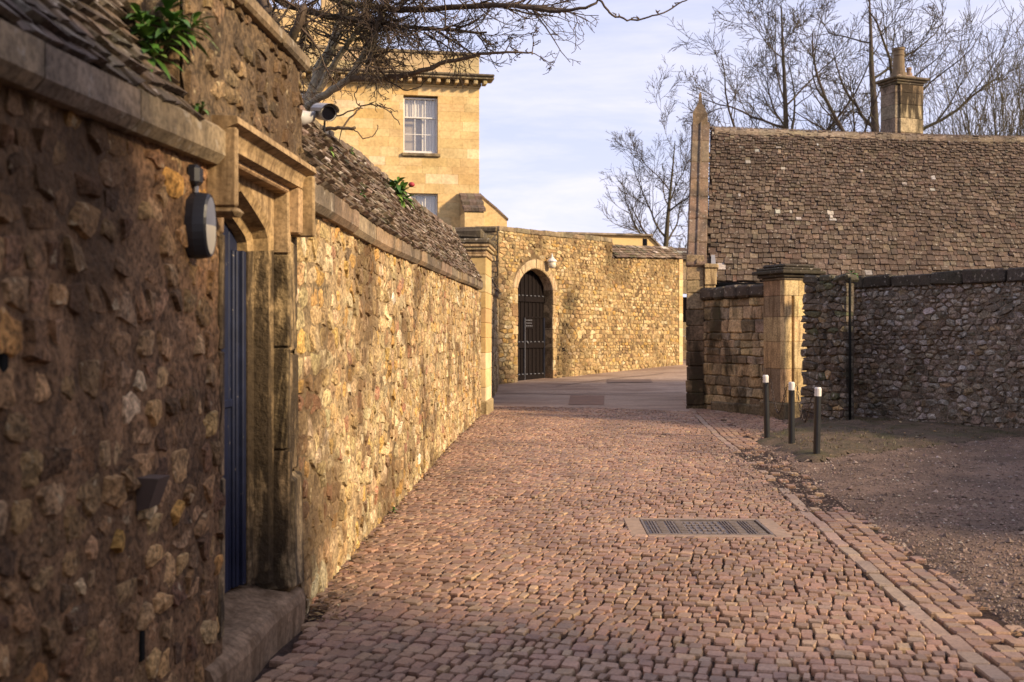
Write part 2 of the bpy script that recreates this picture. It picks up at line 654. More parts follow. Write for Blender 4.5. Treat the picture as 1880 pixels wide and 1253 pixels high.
def wall_frame(A, B, side=1):
    """f(u, v, d): u metres along A->B, v height, d outward (to the right of A->B when side=1)"""
    A, B = Vector((*A, 0)), Vector((*B, 0))
    t = (B - A).normalized()
    n = Vector((t.y, -t.x, 0)) * side
    L = (B - A).length

    def f(u, v, d):
        return (A.x + t.x * u + n.x * d, A.y + t.y * u + n.y * d, v)
    return f, L


def zg(x, y):
    """ground height"""
    r = max(0.0, min(y, 60) - 30)
    return .035 * r * min(1, r / 3)

# ================================================================== GROUND
def grid_sheet(xs, ys, zf, tint, keep=None):
    mb = MB()
    V = [(x, y, zf(x, y)) for y in ys for x in xs]
    nx = len(xs)
    F = []
    for j in range(len(ys) - 1):
        for i in range(nx - 1):
            if keep and not keep((xs[i] + xs[i + 1]) / 2, (ys[j] + ys[j + 1]) / 2):
                continue
            F.append((j * nx + i, j * nx + i + 1, (j + 1) * nx + i + 1, (j + 1) * nx + i))
    return mb.add(V, F, tint)


g = grid_sheet([-900, -200, -60, -20, -8, 0, 8, 20, 60, 200, 900], [-300, -60, -20, 0, 10, 20, 30, 33, 36, 40, 45, 50, 55, 60, 120, 300, 1500],
               lambda x, y: zg(x, y) - .10, (.09, .085, .05))
tag(obj('ground', g, 'earth', smooth=True, origin=(0, 0, 0)), kind='structure')

WALL_Y = [-3, 2.85, 4.5, 6.25, 8.4, 9.46, 11.1, 16, 19.5, 22.3, 25, 32.6]
WALL_X = [-1.75, -1.34, -1.20, -1.12, -1.10, -1.05, -.99, -.84, -.68, -.54, -.50, -.41]
_yy = np.linspace(-3, 32.6, 400)
_xx = np.interp(_yy, WALL_Y, WALL_X)
for _ in range(2):
    _xx = np.convolve(np.pad(_xx, 5, mode='edge'), np.ones(11) / 11, mode='valid')


def Xw(y):
    return float(np.interp(y, _yy, _xx))


KY = [-2, 3, 4.74, 8.06, 9.5, 12, 15.8, 20, 24, 28]
KX = [1.75, 1.92, 2.05, 2.33, 2.48, 2.74, 3.0, 3.4, 3.8, 4.3]
_kx = np.interp(_yy, KY, KX)
for _ in range(2):
    _kx = np.convolve(np.pad(_kx, 7, mode='edge'), np.ones(15) / 15, mode='valid')


def Xk(y):
    return float(np.interp(y, _yy, _kx))


def undul(x, y):
    return .018 * mnoise.noise(Vector((x * .8, y * .6, 3.1))) + .012 * mnoise.noise(Vector((x * 2.1, y * 1.7, 8.1)))


ASPH0 = lambda x: 23.4 - .35 * x + .25 * math.sin(x * 1.3) + .14 * mnoise.noise(Vector((x * 1.9, 0, 2))) + .07 * mnoise.noise(Vector((x * 6, 0, 5)))     # near edge of the asphalt

# cobbled lane: dark joint bed, every sett a stone of its own
road = tag(obj('cobbled_road', grid_sheet(lin(-2.2, 6.0, .2), lin(-1, 24.6, .2),
           lambda x, y: undul(x, y) - .011 + .006 * mnoise.noise(Vector((x * 9, y * 9, 0))), (.042, .023, .016),
           keep=lambda x, y: x < Xk(y) + .75 or y > 15.0), 'joint', smooth=True, origin=(0, 0, 0)), kind='structure')

SETT_ = [(5, (.35, .222, .148)), (4, (.305, .19, .126)), (2, (.38, .255, .16)), (1.2, (.25, .152, .104)), (.7, (.30, .21, .148)), (.6, (.405, .285, .17))]
SETT = [(w_, (c_[0] * .80, c_[1] * .745, c_[2] * .735)) for w_, c_ in SETT_]
COVER = (1.03, 1.98, 8.18, 8.86)


def sett(cx_, cy_, w, d, ang, tint, h=.016, z0=None):
    j = lambda s: RND.uniform(-s, s)
    h += j(.0025)
    q = [(-w / 2 + j(.008), -d / 2 + j(.010)), (w / 2 + j(.008), -d / 2 + j(.010)), (w / 2 + j(.008), d / 2 + j(.010)), (-w / 2 + j(.008), d / 2 + j(.010))]
    p = []
    for i in range(4):
        a, b = q[i], q[(i + 1) % 4]
        p.append((a[0] * .9 + b[0] * .1, a[1] * .9 + b[1] * .1))
        p.append((a[0] * .1 + b[0] * .9, a[1] * .1 + b[1] * .9))
    ca, sa = math.cos(ang), math.sin(ang)
    zb = undul(cx_, cy_) if z0 is None else z0
    zt = zb + h + j(.005)
    tx, ty = j(.03), j(.03)
    vs = []
    for sc, zo in ((1.0, -.035), (1.0, -.004), (.89, .0)):
        for x, y in p:
            x, y = x * sc, y * sc
            z = (zt + zo + (tx * x + ty * y if zo > -.01 else 0)) if zo > -.02 else zb - .03
            vs.append((cx_ + ca * x - sa * y, cy_ + sa * x + ca * y, z))
    for k in range(8, 16):
        vs[k] = (vs[k][0], vs[k][1], vs[k][2] - .005)
    fs = []
    for r in (0, 8):
        for k in range(8):
            fs.append((r + k, r + (k + 1) % 8, r + 8 + (k + 1) % 8, r + 8 + k))
    fs.append(tuple(range(16, 24)))
    return MB().add(vs, fs, tint)


def in_plot(x, y):
    """apron of setts beyond the kerb, in front of the gate pier"""
    if y < 14.8:
        return False
    # low wall (4.0,22.8)-(4.92,20.8), pier, stub wall (5.05,18.9)
    lim = np.interp(y, [14.8, 15.5, 16.5, 17.5, 18.6, 19.6, 20.8, 22.8, 24], [3.15, 3.55, 3.9, 4.6, 4.75, 4.85, 4.85, 3.95, 3.75])
    return x < lim - .03


def SK(x):
    return .30 * x - .02 * (x - .5) ** 2


setts = []
yy = 1.6
while yy < 25.8:
    rh = RND.uniform(.092, .122)
    x = -2.1 + RND.uniform(0, .1)
    while x < 5.0:
        w = RND.choice((.05, .058, .066, .072, .08, .095)) * RND.uniform(.92, 1.08)
        xc = x + w / 2
        yc = yy + rh / 2 - SK(xc) + .06 * math.sin(xc * 1.7 + yy * .6) + .03 * math.sin(xc * 4.1 + yy * 1.3) + RND.uniform(-.007, .007)
        ok = xc - w / 2 > Xw(yc) - .02 and yc > 2.4 and yc < ASPH0(xc)
        ok = ok and not (4.3 < yc < 6.0 and xc < Xw(yc) + .10)
        kx = Xk(yc)
        if xc + w / 2 > kx and xc - w / 2 < kx - .03:
            w2_ = kx - (xc - w / 2)
            xc, w = xc - w / 2 + w2_ / 2, w2_
        elif xc > kx - w / 2:
            ok = ok and in_plot(xc, yc) and xc > kx + .52
        ok = ok and not (COVER[0] - .10 < xc < COVER[1] + .10 and COVER[2] - .03 < yc < COVER[3] + .02)
        KK = .6 if RND.random() < .012 else 1
        if ok:
            setts.append(sett(xc, yc, w - RND.uniform(.006, .011), rh - RND.uniform(.010, .022), -math.atan(.30 - .04 * (xc - .5)) + RND.uniform(-.05, .05), tuple(q * KK * (1 + .32 * mnoise.noise(Vector((xc * .9, yc * .5, 7))) + .2 * mnoise.noise(Vector((xc * 2.6, yc * 1.6, 3))))  for q in jitter(pick(SETT), .2))))
        x = xc + w / 2 if ok and xc + w / 2 > x else x + w
    yy += rh
pieces('sett', setts, 'sett', road, 'distant_setts')

# kerb band: one smooth row of long stones, then four rows of narrow setts
kerb = empty('kerb_band', (Xk(6), 6, 0))
tag(kerb, kind='structure')
long_k, short_k = [], []
y = 2.4
while y < 25.5:
    d = RND.uniform(.16, .34)
    ang = -math.atan((Xk(y + d) - Xk(y)) / d)
    if not (10.6 < y < 14.2 and RND.random() < .75):
        long_k.append(sett(Xk(y + d / 2) + .055 + RND.uniform(-.006, .006), y + d / 2, .095, d - .010, ang, jitter((.28, .19, .135), .14), h=.015))
    y += d
for r in range(4):
    y = 2.4 + RND.uniform(0, .1)
    while y < 25.5:
        d = RND.uniform(.085, .135) if r < 3 else RND.uniform(.1, .16)
        ang = -math.atan((Xk(y + d) - Xk(y)) / d)
        fade = 9.3 < y < 14.6
        if not (fade and RND.random() < .8) and not (r > 2 and RND.random() < .3) and RND.random() > .03:
            short_k.append(sett(Xk(y + d / 2) + .165 + r * .098 + RND.uniform(-.006, .006), y + d / 2, .088, d - .012, ang, jitter(pick(SETT), .16), h=.014))
        y += d
pieces('kerbstone', long_k, 'sett', kerb, 'distant_kerbstones')
pieces('kerb_sett', short_k, 'sett', kerb, 'distant_kerb_setts')

# asphalt lane beyond
asx = lin(-2.5, 5.5, .12) + lin(5.5, 14, .5)[1:]
rows = []
mb = MB()
ysn = [0, .3, 1, 2, 3, 4, 5, 6, 7, 8, 10, 12, 14, 16, 18, 20, 24, 28, 34]
V = []
for k in ysn:
    for x in asx:
        yv = ASPH0(x) - .02 + k
        V.append((x, yv, zg(x, yv) + .010 + (0 if k else -.02) + .5 * undul(x, yv) * (1 if k < 3 else .3)))
n = len(asx)
mb.add(V, [(j * n + i, j * n + i + 1, (j + 1) * n + i + 1, (j + 1) * n + i) for j in range(len(ysn) - 1) for i in range(n - 1)], (.37, .27, .205))
asph = tag(obj('asphalt_road', mb, 'asphalt', smooth=True, origin=(0, 30, 0)), kind='structure')
# repair patches and seams laid on the asphalt
def patch(pts, tint, lift=.014):
    return MB().add([(x, y, zg(x, y) + lift + .5 * undul(x, y) * (1 if y - ASPH0(x) < 3 else .3) + .004) for x, y in pts], [tuple(range(len(pts)))], tint)
obj('repair_patch', patch([(1.24, 24.0), (2.02, 23.9), (2.36, 27.8), (1.50, 28.0)], (.23, .13, .09)), 'asphalt', asph)
obj('repair_patch', patch([(2.9, 33.1), (4.3, 33.3), (4.4, 34.6), (3.0, 34.4)], (.20, .15, .13)), 'asphalt', asph)
for pts in ([(-.3, 29.0), (.5, 28.8), (1.3, 28.4), (2.4, 28.5), (3.6, 28.9), (4.6, 29.4)], [(1.3, 32), (2.2, 33.2), (3.4, 35.0), (5.2, 37.2)]):
    o = MB()
    V = []
    for x, y in pts:
        V += [(x, y, zg(x, y) + .022), (x + .01, y + .10, zg(x, y + .1) + .022)]
    o.add(V, [(2 * i, 2 * i + 2, 2 * i + 3, 2 * i + 1) for i in range(len(pts) - 1)], (.11, .085, .075))
    obj('tar_seam', o, 'asphalt', asph)

# gravel yard on the right
def yardz(x, y):
    return .012 + undul(x, y) * 2.0 + .016 * mnoise.noise(Vector((x * 4, y * 4, 1))) + .012 * mnoise.noise(Vector((x * 9, y * 9, 5))) + .03 * max(0, min(1, (x - 4) / 6))


yard = tag(obj('gravel_yard', grid_sheet(lin(2.2, 11, .07) + lin(11, 20, .4)[1:], lin(1.5, 19.6, .08), lambda x, y: yardz(x, y) - .03 * max(0, min(1, (Xk(y) + .60 - x) / .15)), (.178, .116, .082),
           keep=lambda x, y: x > Xk(y) + .22 and (y < 15 or x > np.interp(y, [14.8, 15.5, 16.5, 17.5, 18.6, 19.6], [3.15, 3.55, 3.9, 4.6, 4.75, 4.85]))),
           'yard', smooth=True, origin=(6, 8, 0)), kind='structure')

# loose grit: uncountable
gr = MB()
GRIT = [(3, (.19, .135, .11)), (3, (.12, .083, .066)), (1, (.25, .19, .155)), (.15, (.36, .31, .26))]
for i in range(30000):
    y = 3.2 + (17.3 - 3.2) * RND.random() ** 1.5
    kx = Xk(y)
    x = kx + .45 + RND.random() ** 1.1 * (.52 * y - kx + .6)
    if 9.3 < y < 14.6 and RND.random() < .18:
        x = kx + RND.uniform(-.35, .5)
    if x > .5 * y + .3 or (y > 15.2 and x < 3.7):
        continue
    s = RND.uniform(.003, .010) * (1 + .05 * y) * (RND.uniform(1.6, 2.6) if RND.random() < .05 else 1)
    z = (yardz(x, y) if x > kx + .5 else undul(x, y) + .012) + s * .2
    a = RND.uniform(0, 6.28)
    vs = [(x + s * math.cos(a + k * 1.571) * RND.uniform(.7, 1.3), y + s * math.sin(a + k * 1.571) * RND.uniform(.7, 1.3), z + RND.uniform(-.1, .2) * s) for k in range(4)] + [(x, y, z + s * .8)]
    gr.add(vs, [(0, 1, 4), (1, 2, 4), (2, 3, 4), (3, 0, 4)], jitter(pick(GRIT), .25))
tag(obj('loose_gravel', gr, 'pebble', origin=(6, 8, 0)), label='loose brown grit scattered over the yard', category='gravel', kind='stuff')

# ---------------------------------------------------------------- drain cover
cov = empty('drain_cover', ((COVER[0] + COVER[1]) / 2, 8.52, 0), 'rectangular ribbed cast iron access cover set in the cobbles', 'drain cover')
zc = .022
def cf(a, b, c):      # slightly turned frame
    an = -.03
    x, y = a - 1.505, b - 8.52
    return (1.505 + x * math.cos(an) - y * math.sin(an), 8.52 + x * math.sin(an) + y * math.cos(an), c)
sur = MB()
for a0, a1, b0, b1 in ((.90, 1.03, 8.10, 8.94), (1.98, 2.11, 8.10, 8.94), (1.03, 1.98, 8.10, 8.19), (1.03, 1.98, 8.86, 8.94)):
    frame_box(cf, a0, a1, b0, b1, -.06, zc - .004, (.4, .3, .2), sur, ch=.006)
obj('concrete_surround', sur, 'concrete', cov)
fr = MB()
for a0, a1, b0, b1 in ((1.03, 1.05, 8.19, 8.86), (1.96, 1.98, 8.19, 8.86), (1.05, 1.96, 8.19, 8.21), (1.05, 1.96, 8.84, 8.86)):
    frame_box(cf, a0, a1, b0, b1, -.05, zc, (.1, .1, .1), fr, ch=.003)
obj('frame', fr, 'iron', cov)
obj('lid', frame_box(cf, 1.058, 1.952, 8.218, 8.832, -.05, zc - .012, (.1, .1, .1), ch=.004), 'iron', cov)
for k in range(12):
    a = 1.075 + k * .073
    horiz = k % 2
    if 4 <= k <= 7:
        continue
    for r in range(9):
        rb = MB()
        b0 = 8.235 + r * .066
        if horiz:
            frame_box(cf, a, a + .062, b0, b0 + .022, zc - .014, zc - .001, (.1, .1, .1), rb, ch=.003)
        else:
            frame_box(cf, a + .004 + (r % 3) * .022, a + .014 + (r % 3) * .022, 8.235 + (r // 3) * .2, 8.235 + (r // 3) * .2 + .18, zc - .014, zc - .001, (.1, .1, .1), rb, ch=.003)
        obj('rib', rb, 'iron', cov)
for k in range(30):
    a, b = 1.37 + (k % 6) * .048 + RND.uniform(-.006, .006), 8.25 + (k // 6) * .115
    obj('stud', frame_box(cf, a, a + RND.uniform(.014, .032), b, b + RND.uniform(.03, .08), zc - .014, zc - .001, (.1, .1, .1), ch=.003), 'iron', cov)

# ================================================================== LEFT BOUNDARY WALL
ZS_Y = [-3, 3, 4.5, 6.7, 9, 12.8, 19.3, 23, 33]
ZS_Z = [2.10, 2.16, 2.19, 2.20, 2.21, 2.275, 2.39, 2.42, 2.62]
RG_Y = [-3, 4, 6, 8.4, 10.3, 14.4, 19.6, 22, 33]
RG_Z = [3.0, 3.08, 3.11, 3.14, 3.22, 3.30, 3.47, 3.5, 3.65]


def zs(y): return float(np.interp(y, ZS_Y, ZS_Z))
def zr(y): return float(np.interp(y, RG_Y, RG_Z))
def LW(u, v, d): return (Xw(u) + d, u, v)


lw = empty('boundary_wall', (Xw(8), 8, 0), 'long rubble stone wall with tiled coping and arched doorway bordering the lane', 'wall')
DOOR = (4.50, 5.70, -.3, 2.36)
core_keep = lambda u, v: not (4.50 < u < 5.70 and v < 2.36)
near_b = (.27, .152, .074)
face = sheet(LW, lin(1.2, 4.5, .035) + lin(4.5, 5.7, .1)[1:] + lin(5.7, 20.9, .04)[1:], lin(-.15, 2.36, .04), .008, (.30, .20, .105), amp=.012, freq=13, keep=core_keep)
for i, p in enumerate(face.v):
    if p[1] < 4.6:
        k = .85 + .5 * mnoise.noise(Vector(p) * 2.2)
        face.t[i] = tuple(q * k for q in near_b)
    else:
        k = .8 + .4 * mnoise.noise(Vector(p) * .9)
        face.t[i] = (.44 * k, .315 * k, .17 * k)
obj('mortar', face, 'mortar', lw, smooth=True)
body = MB()
ys_ = lin(1.0, 4.52, .5) + lin(5.70, 20.95, .6)
for a, b in ((1.0, 4.50), (5.70, 20.95)):
    st = lin(a, b, .5)
    for i in range(len(st) - 1):
        y0, y1 = st[i], st[i + 1]
        hexa([LW(y0, -.2, -.55), LW(y1, -.2, -.55), LW(y1, -.2, -.03), LW(y0, -.2, -.03),
              LW(y0, zs(y0) + .1, -.55), LW(y1, zs(y1) + .1, -.55), LW(y1, zs(y1) + .1, -.03), LW(y0, zs(y0) + .1, -.03)], (.2, .14, .08), body)
obj('wall_core', body, 'mortar', lw)

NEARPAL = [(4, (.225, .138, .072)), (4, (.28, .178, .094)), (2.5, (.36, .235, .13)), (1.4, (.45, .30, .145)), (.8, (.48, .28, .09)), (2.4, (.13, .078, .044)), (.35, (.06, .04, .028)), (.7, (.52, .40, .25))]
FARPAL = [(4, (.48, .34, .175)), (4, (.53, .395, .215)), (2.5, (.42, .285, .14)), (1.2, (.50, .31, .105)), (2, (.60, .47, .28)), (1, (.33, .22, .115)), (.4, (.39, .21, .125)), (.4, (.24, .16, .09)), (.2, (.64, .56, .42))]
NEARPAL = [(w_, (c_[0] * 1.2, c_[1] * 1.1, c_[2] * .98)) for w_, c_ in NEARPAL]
stones = []
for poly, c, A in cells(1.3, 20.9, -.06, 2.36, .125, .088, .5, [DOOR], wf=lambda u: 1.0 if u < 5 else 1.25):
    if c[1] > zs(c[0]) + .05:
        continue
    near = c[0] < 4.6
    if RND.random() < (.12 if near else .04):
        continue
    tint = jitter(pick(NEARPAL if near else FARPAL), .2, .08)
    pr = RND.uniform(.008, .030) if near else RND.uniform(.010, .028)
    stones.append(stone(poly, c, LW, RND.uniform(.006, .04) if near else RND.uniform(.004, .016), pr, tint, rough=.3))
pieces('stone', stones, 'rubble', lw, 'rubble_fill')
# two dark weep slots in the near part
for a0, a1, z0, z1 in ((3.68, 3.715, .40, .52), (2.82, 2.86, 1.36, 1.50)):
    obj('weep_slot', frame_box(LW, a0, a1, z0, z1, -.02, .018, ch=.006), 'gutter', lw)

# string course: one slab after another
def slab_run(a, b, parent, f, zfun, d0, d1, h, pal, seg=(.55, .95), name='string_slab', skip=None, dz=0):
    y = a
    while y < b - .1:
        y1 = min(b, y + RND.uniform(*seg))
        if b - y1 < .3: y1 = b
        if not (skip and skip(y, y1)):
            z0, z1 = zfun(y) + dz, zfun(y1) + dz
            mb = MB()
            e = RND.uniform(-.008, .008)
            t = jitter(pick(pal), .15)
            g_ = .005
            # profile with a chamfered lower edge
            pr = [(d0, 0), (d1 - .03 + e, 0.0), (d1 + e, .035), (d1 + e, h - .02), (d1 - .03 + e, h + RND.uniform(-.006, .006)), (d0, h)]
            vs = [f(y + g_, z0 + q[1], q[0]) for q in pr] + [f(y1 - g_, z1 + q[1], q[0]) for q in pr]
            k = len(pr)
            fs = [(i, (i + 1) % k, k + (i + 1) % k, k + i) for i in range(k)] + [tuple(range(k - 1, -1, -1)), tuple(range(k, 2 * k))]
            mb.add(vs, fs, t)
            obj(name, mb, 'coping', parent)
        y = y1


CPAL = [(3, (.21, .155, .105)), (2, (.26, .19, .12)), (1, (.16, .12, .09))]
slab_run(1.2, 4.38, lw, LW, zs, -.2, .085, .15, CPAL)
slab_run(5.72, 20.6, lw, LW, zs, -.2, .075, .16, CPAL)

# coping of small rough slates laid up the slope
def coping_slates(a, b, f, zlo, zhi, d_lo, d_hi, pal, w=.17, rows=9, thick=.03, loose=1.0):
    out = []
    for r in range(rows):
        t0, t1 = r / rows, (r + 1.35) / rows
        y = a + RND.uniform(0, w)
        while y < b:
            ww = w * RND.uniform(.5, 1.5)
            y1 = min(y + ww, b)
            if y1 - y > .04:
                j = RND.uniform(-.014, .014) * loose
                k = RND.uniform(.0, .02) * loose
                lift = RND.uniform(.0, .03) * loose
                def P(y_, t, up):
                    z = zlo(y_) + (zhi(y_) - zlo(y_)) * t
                    d = d_lo + (d_hi - d_lo) * t
                    return f(y_, z + up * .45 + j, d + up * .9)
                g_ = .004
                jj = lambda: RND.uniform(-.03, .03)
                e0, e1 = t0 - .02 + jj() * .8, t0 - .02 + jj() * .8
                c8 = [P(y + g_, e0, k), P(y1 - g_, e1, k), P(y1 - g_ - abs(jj()) * .3, t1, -.02), P(y + g_ + abs(jj()) * .3, t1, -.02),
                      P(y + g_, e0, k + thick + lift), P(y1 - g_, e1, k + thick + lift), P(y1 - g_ - .01, t1, .0), P(y + g_ + .01, t1, .0)]
                out.append(hexa(c8, jitter(pick(pal), .25)))
            y = y1
    return out


SLPAL = [(4, (.19, .135, .098)), (3, (.14, .10, .074)), (2, (.22, .165, .12)), (1, (.30, .24, .18)), (.35, (.45, .40, .34)), (.5, (.10, .085, .05))]
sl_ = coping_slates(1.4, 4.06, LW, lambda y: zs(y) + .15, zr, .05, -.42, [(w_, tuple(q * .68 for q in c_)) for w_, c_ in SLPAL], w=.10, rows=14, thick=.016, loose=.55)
sl_ += coping_slates(5.76, 20.4, LW, lambda y: zs(y) + .16, zr, .05, -.45, SLPAL, w=.11, rows=13, thick=.022, loose=.75)
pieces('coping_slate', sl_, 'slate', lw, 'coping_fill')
cm = MB()
for a, b in ((1.2, 4.06), (5.745, 20.45)):
    st = lin(a, b, .5)
    for i in range(len(st) - 1):
        y0, y1 = st[i], st[i + 1]
        hexa([LW(y0, zs(y0) + .09, -.9), LW(y1, zs(y1) + .09, -.9), LW(y1, zs(y1) + .09, .02), LW(y0, zs(y0) + .09, .02),
              LW(y0, zr(y0) - .01, -.52), LW(y1, zr(y1) - .01, -.52), LW(y1, zr(y1) - .01, -.46), LW(y0, zr(y0) - .01, -.46)], (.14, .10, .075), cm)
obj('coping_bed', cm, 'slate', lw)
# rough ridge stones
rg = []
for a, b in ((1.4, 4.0), (5.78, 20.3)):
    y = a
    while y < b:
        d = RND.uniform(.14, .34)
        rg.append(frame_box(LW, y + .005, min(y + d, b) - .005, zr(y) - .05, zr(y) + RND.uniform(.015, .05), -.58, -.40, jitter(pick(SLPAL), .2), ch=.012, jit=.008)) if True else None
        y += d
rg = [m_ for m_ in rg]
def LWb(a, b, c): return LW(a, b, c)
pieces('ridge_stone', rg, 'slate', lw, 'ridge_fill')

# raised stretch over the doorway
pf = sheet(LW, lin(4.02, 5.74, .035), lin(2.30, 2.92, .035), .03, (.13, .088, .05), amp=.012, freq=11)
obj('raised_face', pf, 'mortar', lw, smooth=True)
rp = []
for poly, c, A in cells(4.03, 5.73, 2.36, 2.91, .13, .085, .4):
    if RND.random() < .25 or (4.28 < c[0] < 5.70 and c[1] < 2.44):
        continue
    rp.append(stone(poly, c, lambda u, v, d: LW(u, v, d + .028), .02, RND.uniform(.010, .024), jitter(pick([(3, (.13, .088, .05)), (2, (.17, .115, .062)), (.5, (.30, .21, .105)), (2, (.09, .062, .038))]), .2), rough=.3))
pieces('stone', rp, 'rubble', lw, 'raised_fill')
obj('raised_core', hexa([LW(4.02, 2.27, -.62), LW(5.74, 2.27, -.62), LW(5.74, 2.27, .012), LW(4.02, 2.27, .012), LW(4.02, 2.92, -.62), LW(5.74, 2.92, -.62), LW(5.74, 2.92, .012), LW(4.02, 2.92, .012)], (.22, .15, .085)), 'mortar', lw)
ends = []
def endf(u, v, d): return (Xw(4.02) - .6 + u, 4.02 - d, v)
for poly, c, A in cells(0, .6, 2.4, 2.9, .17, .11, .4):
    ends.append(stone(poly, c, endf, .02, RND.uniform(.006, .02), jitter((.2, .13, .075), .3)))
def endg(u, v, d): return (Xw(5.74) - .6 + u, 5.74 + d, v)
for poly, c, A in cells(0, .6, 2.4, 2.9, .17, .11, .4):
    ends.append(stone(poly, c, endg, .02, RND.uniform(.006, .02), jitter((.28, .19, .1), .3)))
pieces('stone', ends, 'rubble', lw, 'end_fill', smooth=True)
for a, b in ((3.98, 4.62), (4.62, 5.25), (5.25, 5.785)):
    obj('raised_coping_slab', frame_box(LW, a + .004, b - .004, 2.91, 2.985, -.68, .075, jitter((.23, .165, .105), .12), ch=.014, jit=.004), 'coping', lw)

# ---------------------------------------------------------------- doorway
sur = sub_empty('door_surround', (Xw(5), 5.03, .2), lw)
YC, HW = 5.03, .415
DPAL = (.37, .255, .135)


def arch_path(e):
    w = HW + e
    zz_ = 1.93 + e * .15
    L_ = [(-w, .26), (-w, .75), (-w, 1.3), (-w, zz_), (-w * .965, zz_ + .045 + e * .3), (-w * .88, zz_ + .075 + e * .5), (-w * .6, zz_ + .115 + e * .65), (-w * .3, zz_ + .155 + e * .75), (0, 2.125 + e * .95)]
    return L_ + [(-a, b) for a, b in L_[-2::-1]]


prof = [(0, -.235), (0, -.165), (.04, -.145), (.055, -.075), (.10, -.06)]
def sweep(i0, i1, name, flip=False):
    mb = MB()
    k = i1 - i0 + 1
    V, F = [], []
    for e, d in prof:
        for (a, z) in arch_path(e)[i0:i1 + 1]:
            V.append(LW(YC + a, z, d))
    for r in range(len(prof) - 1):
        for i in range(k - 1):
            F.append((r * k + i, r * k + i + 1, (r + 1) * k + i + 1, (r + 1) * k + i))
    mb.add(V, F, jitter(DPAL, .1))
    return obj(name, mb, 'dressed' if name == 'arch_head' else 'worn', sur)


sweep(0, 3, 'jamb'); sweep(13, 16, 'jamb'); sweep(3, 13, 'arch_head')
# spandrel panel behind the square label
ap = arch_path(.10)[3:14]
V = [LW(YC + a, z, -.06) for a, z in ap] + [LW(YC + a, 2.235, -.06) for a, z in ap]
obj('spandrel', MB().add(V, [(i, i + 1, 11 + i + 1, 11 + i) for i in range(10)], DPAL), 'dressed', sur)
w2 = HW + .10
# square inner order round the opening
for s in (-1, 1):
    a0, a1 = sorted((YC + s * w2, YC + s * (w2 + .055)))
    for z0, z1 in ((.26, .92), (.925, 1.445), (1.45, 1.925), (1.93, 2.29)):
        obj('jamb_block', frame_box(LW, a0, a1, z0, z1, -.22, .018 + RND.uniform(-.004, .004), jitter(DPAL, .16), ch=.008, jit=.004), 'dressed' if z0 > 1.9 else 'worn', sur)
obj('lintel', frame_box(LW, YC - w2, YC + w2, 2.235, 2.29, -.2, .02, jitter(DPAL, .1), ch=.008), 'dressed', sur)
# label (hood) mould
hood = sub_empty('hood_mould', LW(YC, 2.35, .05), sur)
H0, H1 = YC - w2 - .19, YC + w2 + .125
def hood_bar(pts):
    """stepped mould along the head"""
    mb = MB()
    V = [LW(y, z, d) for y in (H0, H1) for z, d in pts]
    k = len(pts)
    return mb.add(V, [(i, (i + 1) % k, k + (i + 1) % k, k + i) for i in range(k)] + [tuple(range(k - 1, -1, -1)), tuple(range(k, 2 * k))], DPAL)
obj('mould_head', hood_bar([(2.385, 0), (2.38, .125), (2.352, .13), (2.335, .085), (2.30, .07), (2.27, .065), (2.262, .035), (2.262, 0)]), 'dressed', hood)
for a0, a1 in ((H0 + .001, H0 + .07), (H1 - .075, H1 - .001)):
    o0, o1 = (a0, a0 + .032) if a0 < YC else (a1 - .032, a1)
    i0, i1 = (a0 + .033, a1 + .03) if a0 < YC else (a0 - .03, a1 - .033)
    obj('mould_leg', frame_box(LW, o0, o1, 2.02, 2.337, .0, .124, jitter(DPAL, .1), ch=.008), 'dressed', hood)
    obj('mould_leg', frame_box(LW, i0, i1, 2.03, 2.265, .0, .068, jitter(DPAL, .1), ch=.008), 'dressed', hood)
    if a0 < YC:
        obj('label_stop', frame_box(LW, o0 - .004, i1, 1.985, 2.02, .0, .128, jitter(DPAL, .1), ch=.016), 'dressed', hood)
obj('plinth_block', frame_box(LW, YC + w2 + .0, 5.80, .19, .80, -.16, .035, (.44, .32, .17), ch=.03, jit=.012), 'worn', sur)
obj('plinth_block', frame_box(LW, YC + w2 + .062, 5.76, .805, 1.42, -.16, .012, (.40, .28, .15), ch=.02, jit=.01), 'worn', sur)
obj('jamb_block', frame_box(LW, YC + w2 + .06, 5.75, 1.425, 2.0, -.16, .014, (.38, .27, .14), ch=.02, jit=.01), 'worn', sur)
obj('jamb_block', frame_box(LW, 4.44, YC - w2 - .056, -.1, 2.24, -.3, -.005, (.15, .1, .06), ch=.02, jit=.01), 'dressed', sur)
# step
def stp(a, b, c): return LW(a, c, b)
st_mb = MB()
V = []
ysx = lin(4.30, 5.72, .14)
for yv in ysx:
    w_ = .012 * math.sin(yv * 7)
    for d, z in ((-.26, -.12), (.045 + w_, -.12), (.055 + w_, .14), (.04 + w_, .178), (.0, .20 + w_ * .4), (-.12, .225 - .02 * math.exp(-((yv - 5) / .25) ** 2)), (-.26, .265)):
        V.append(LW(yv, z, d))
k = 7
F = [(i * k + j, (i + 1) * k + j, (i + 1) * k + j + 1, i * k + j + 1) for i in range(len(ysx) - 1) for j in range(k - 1)]
F += [tuple(range(k)), tuple(range(len(ysx) * k - 1, (len(ysx) - 1) * k - 1, -1))]
obj('step', st_mb.add(V, F, (.25, .165, .1)), 'dressed', lw, smooth=False)
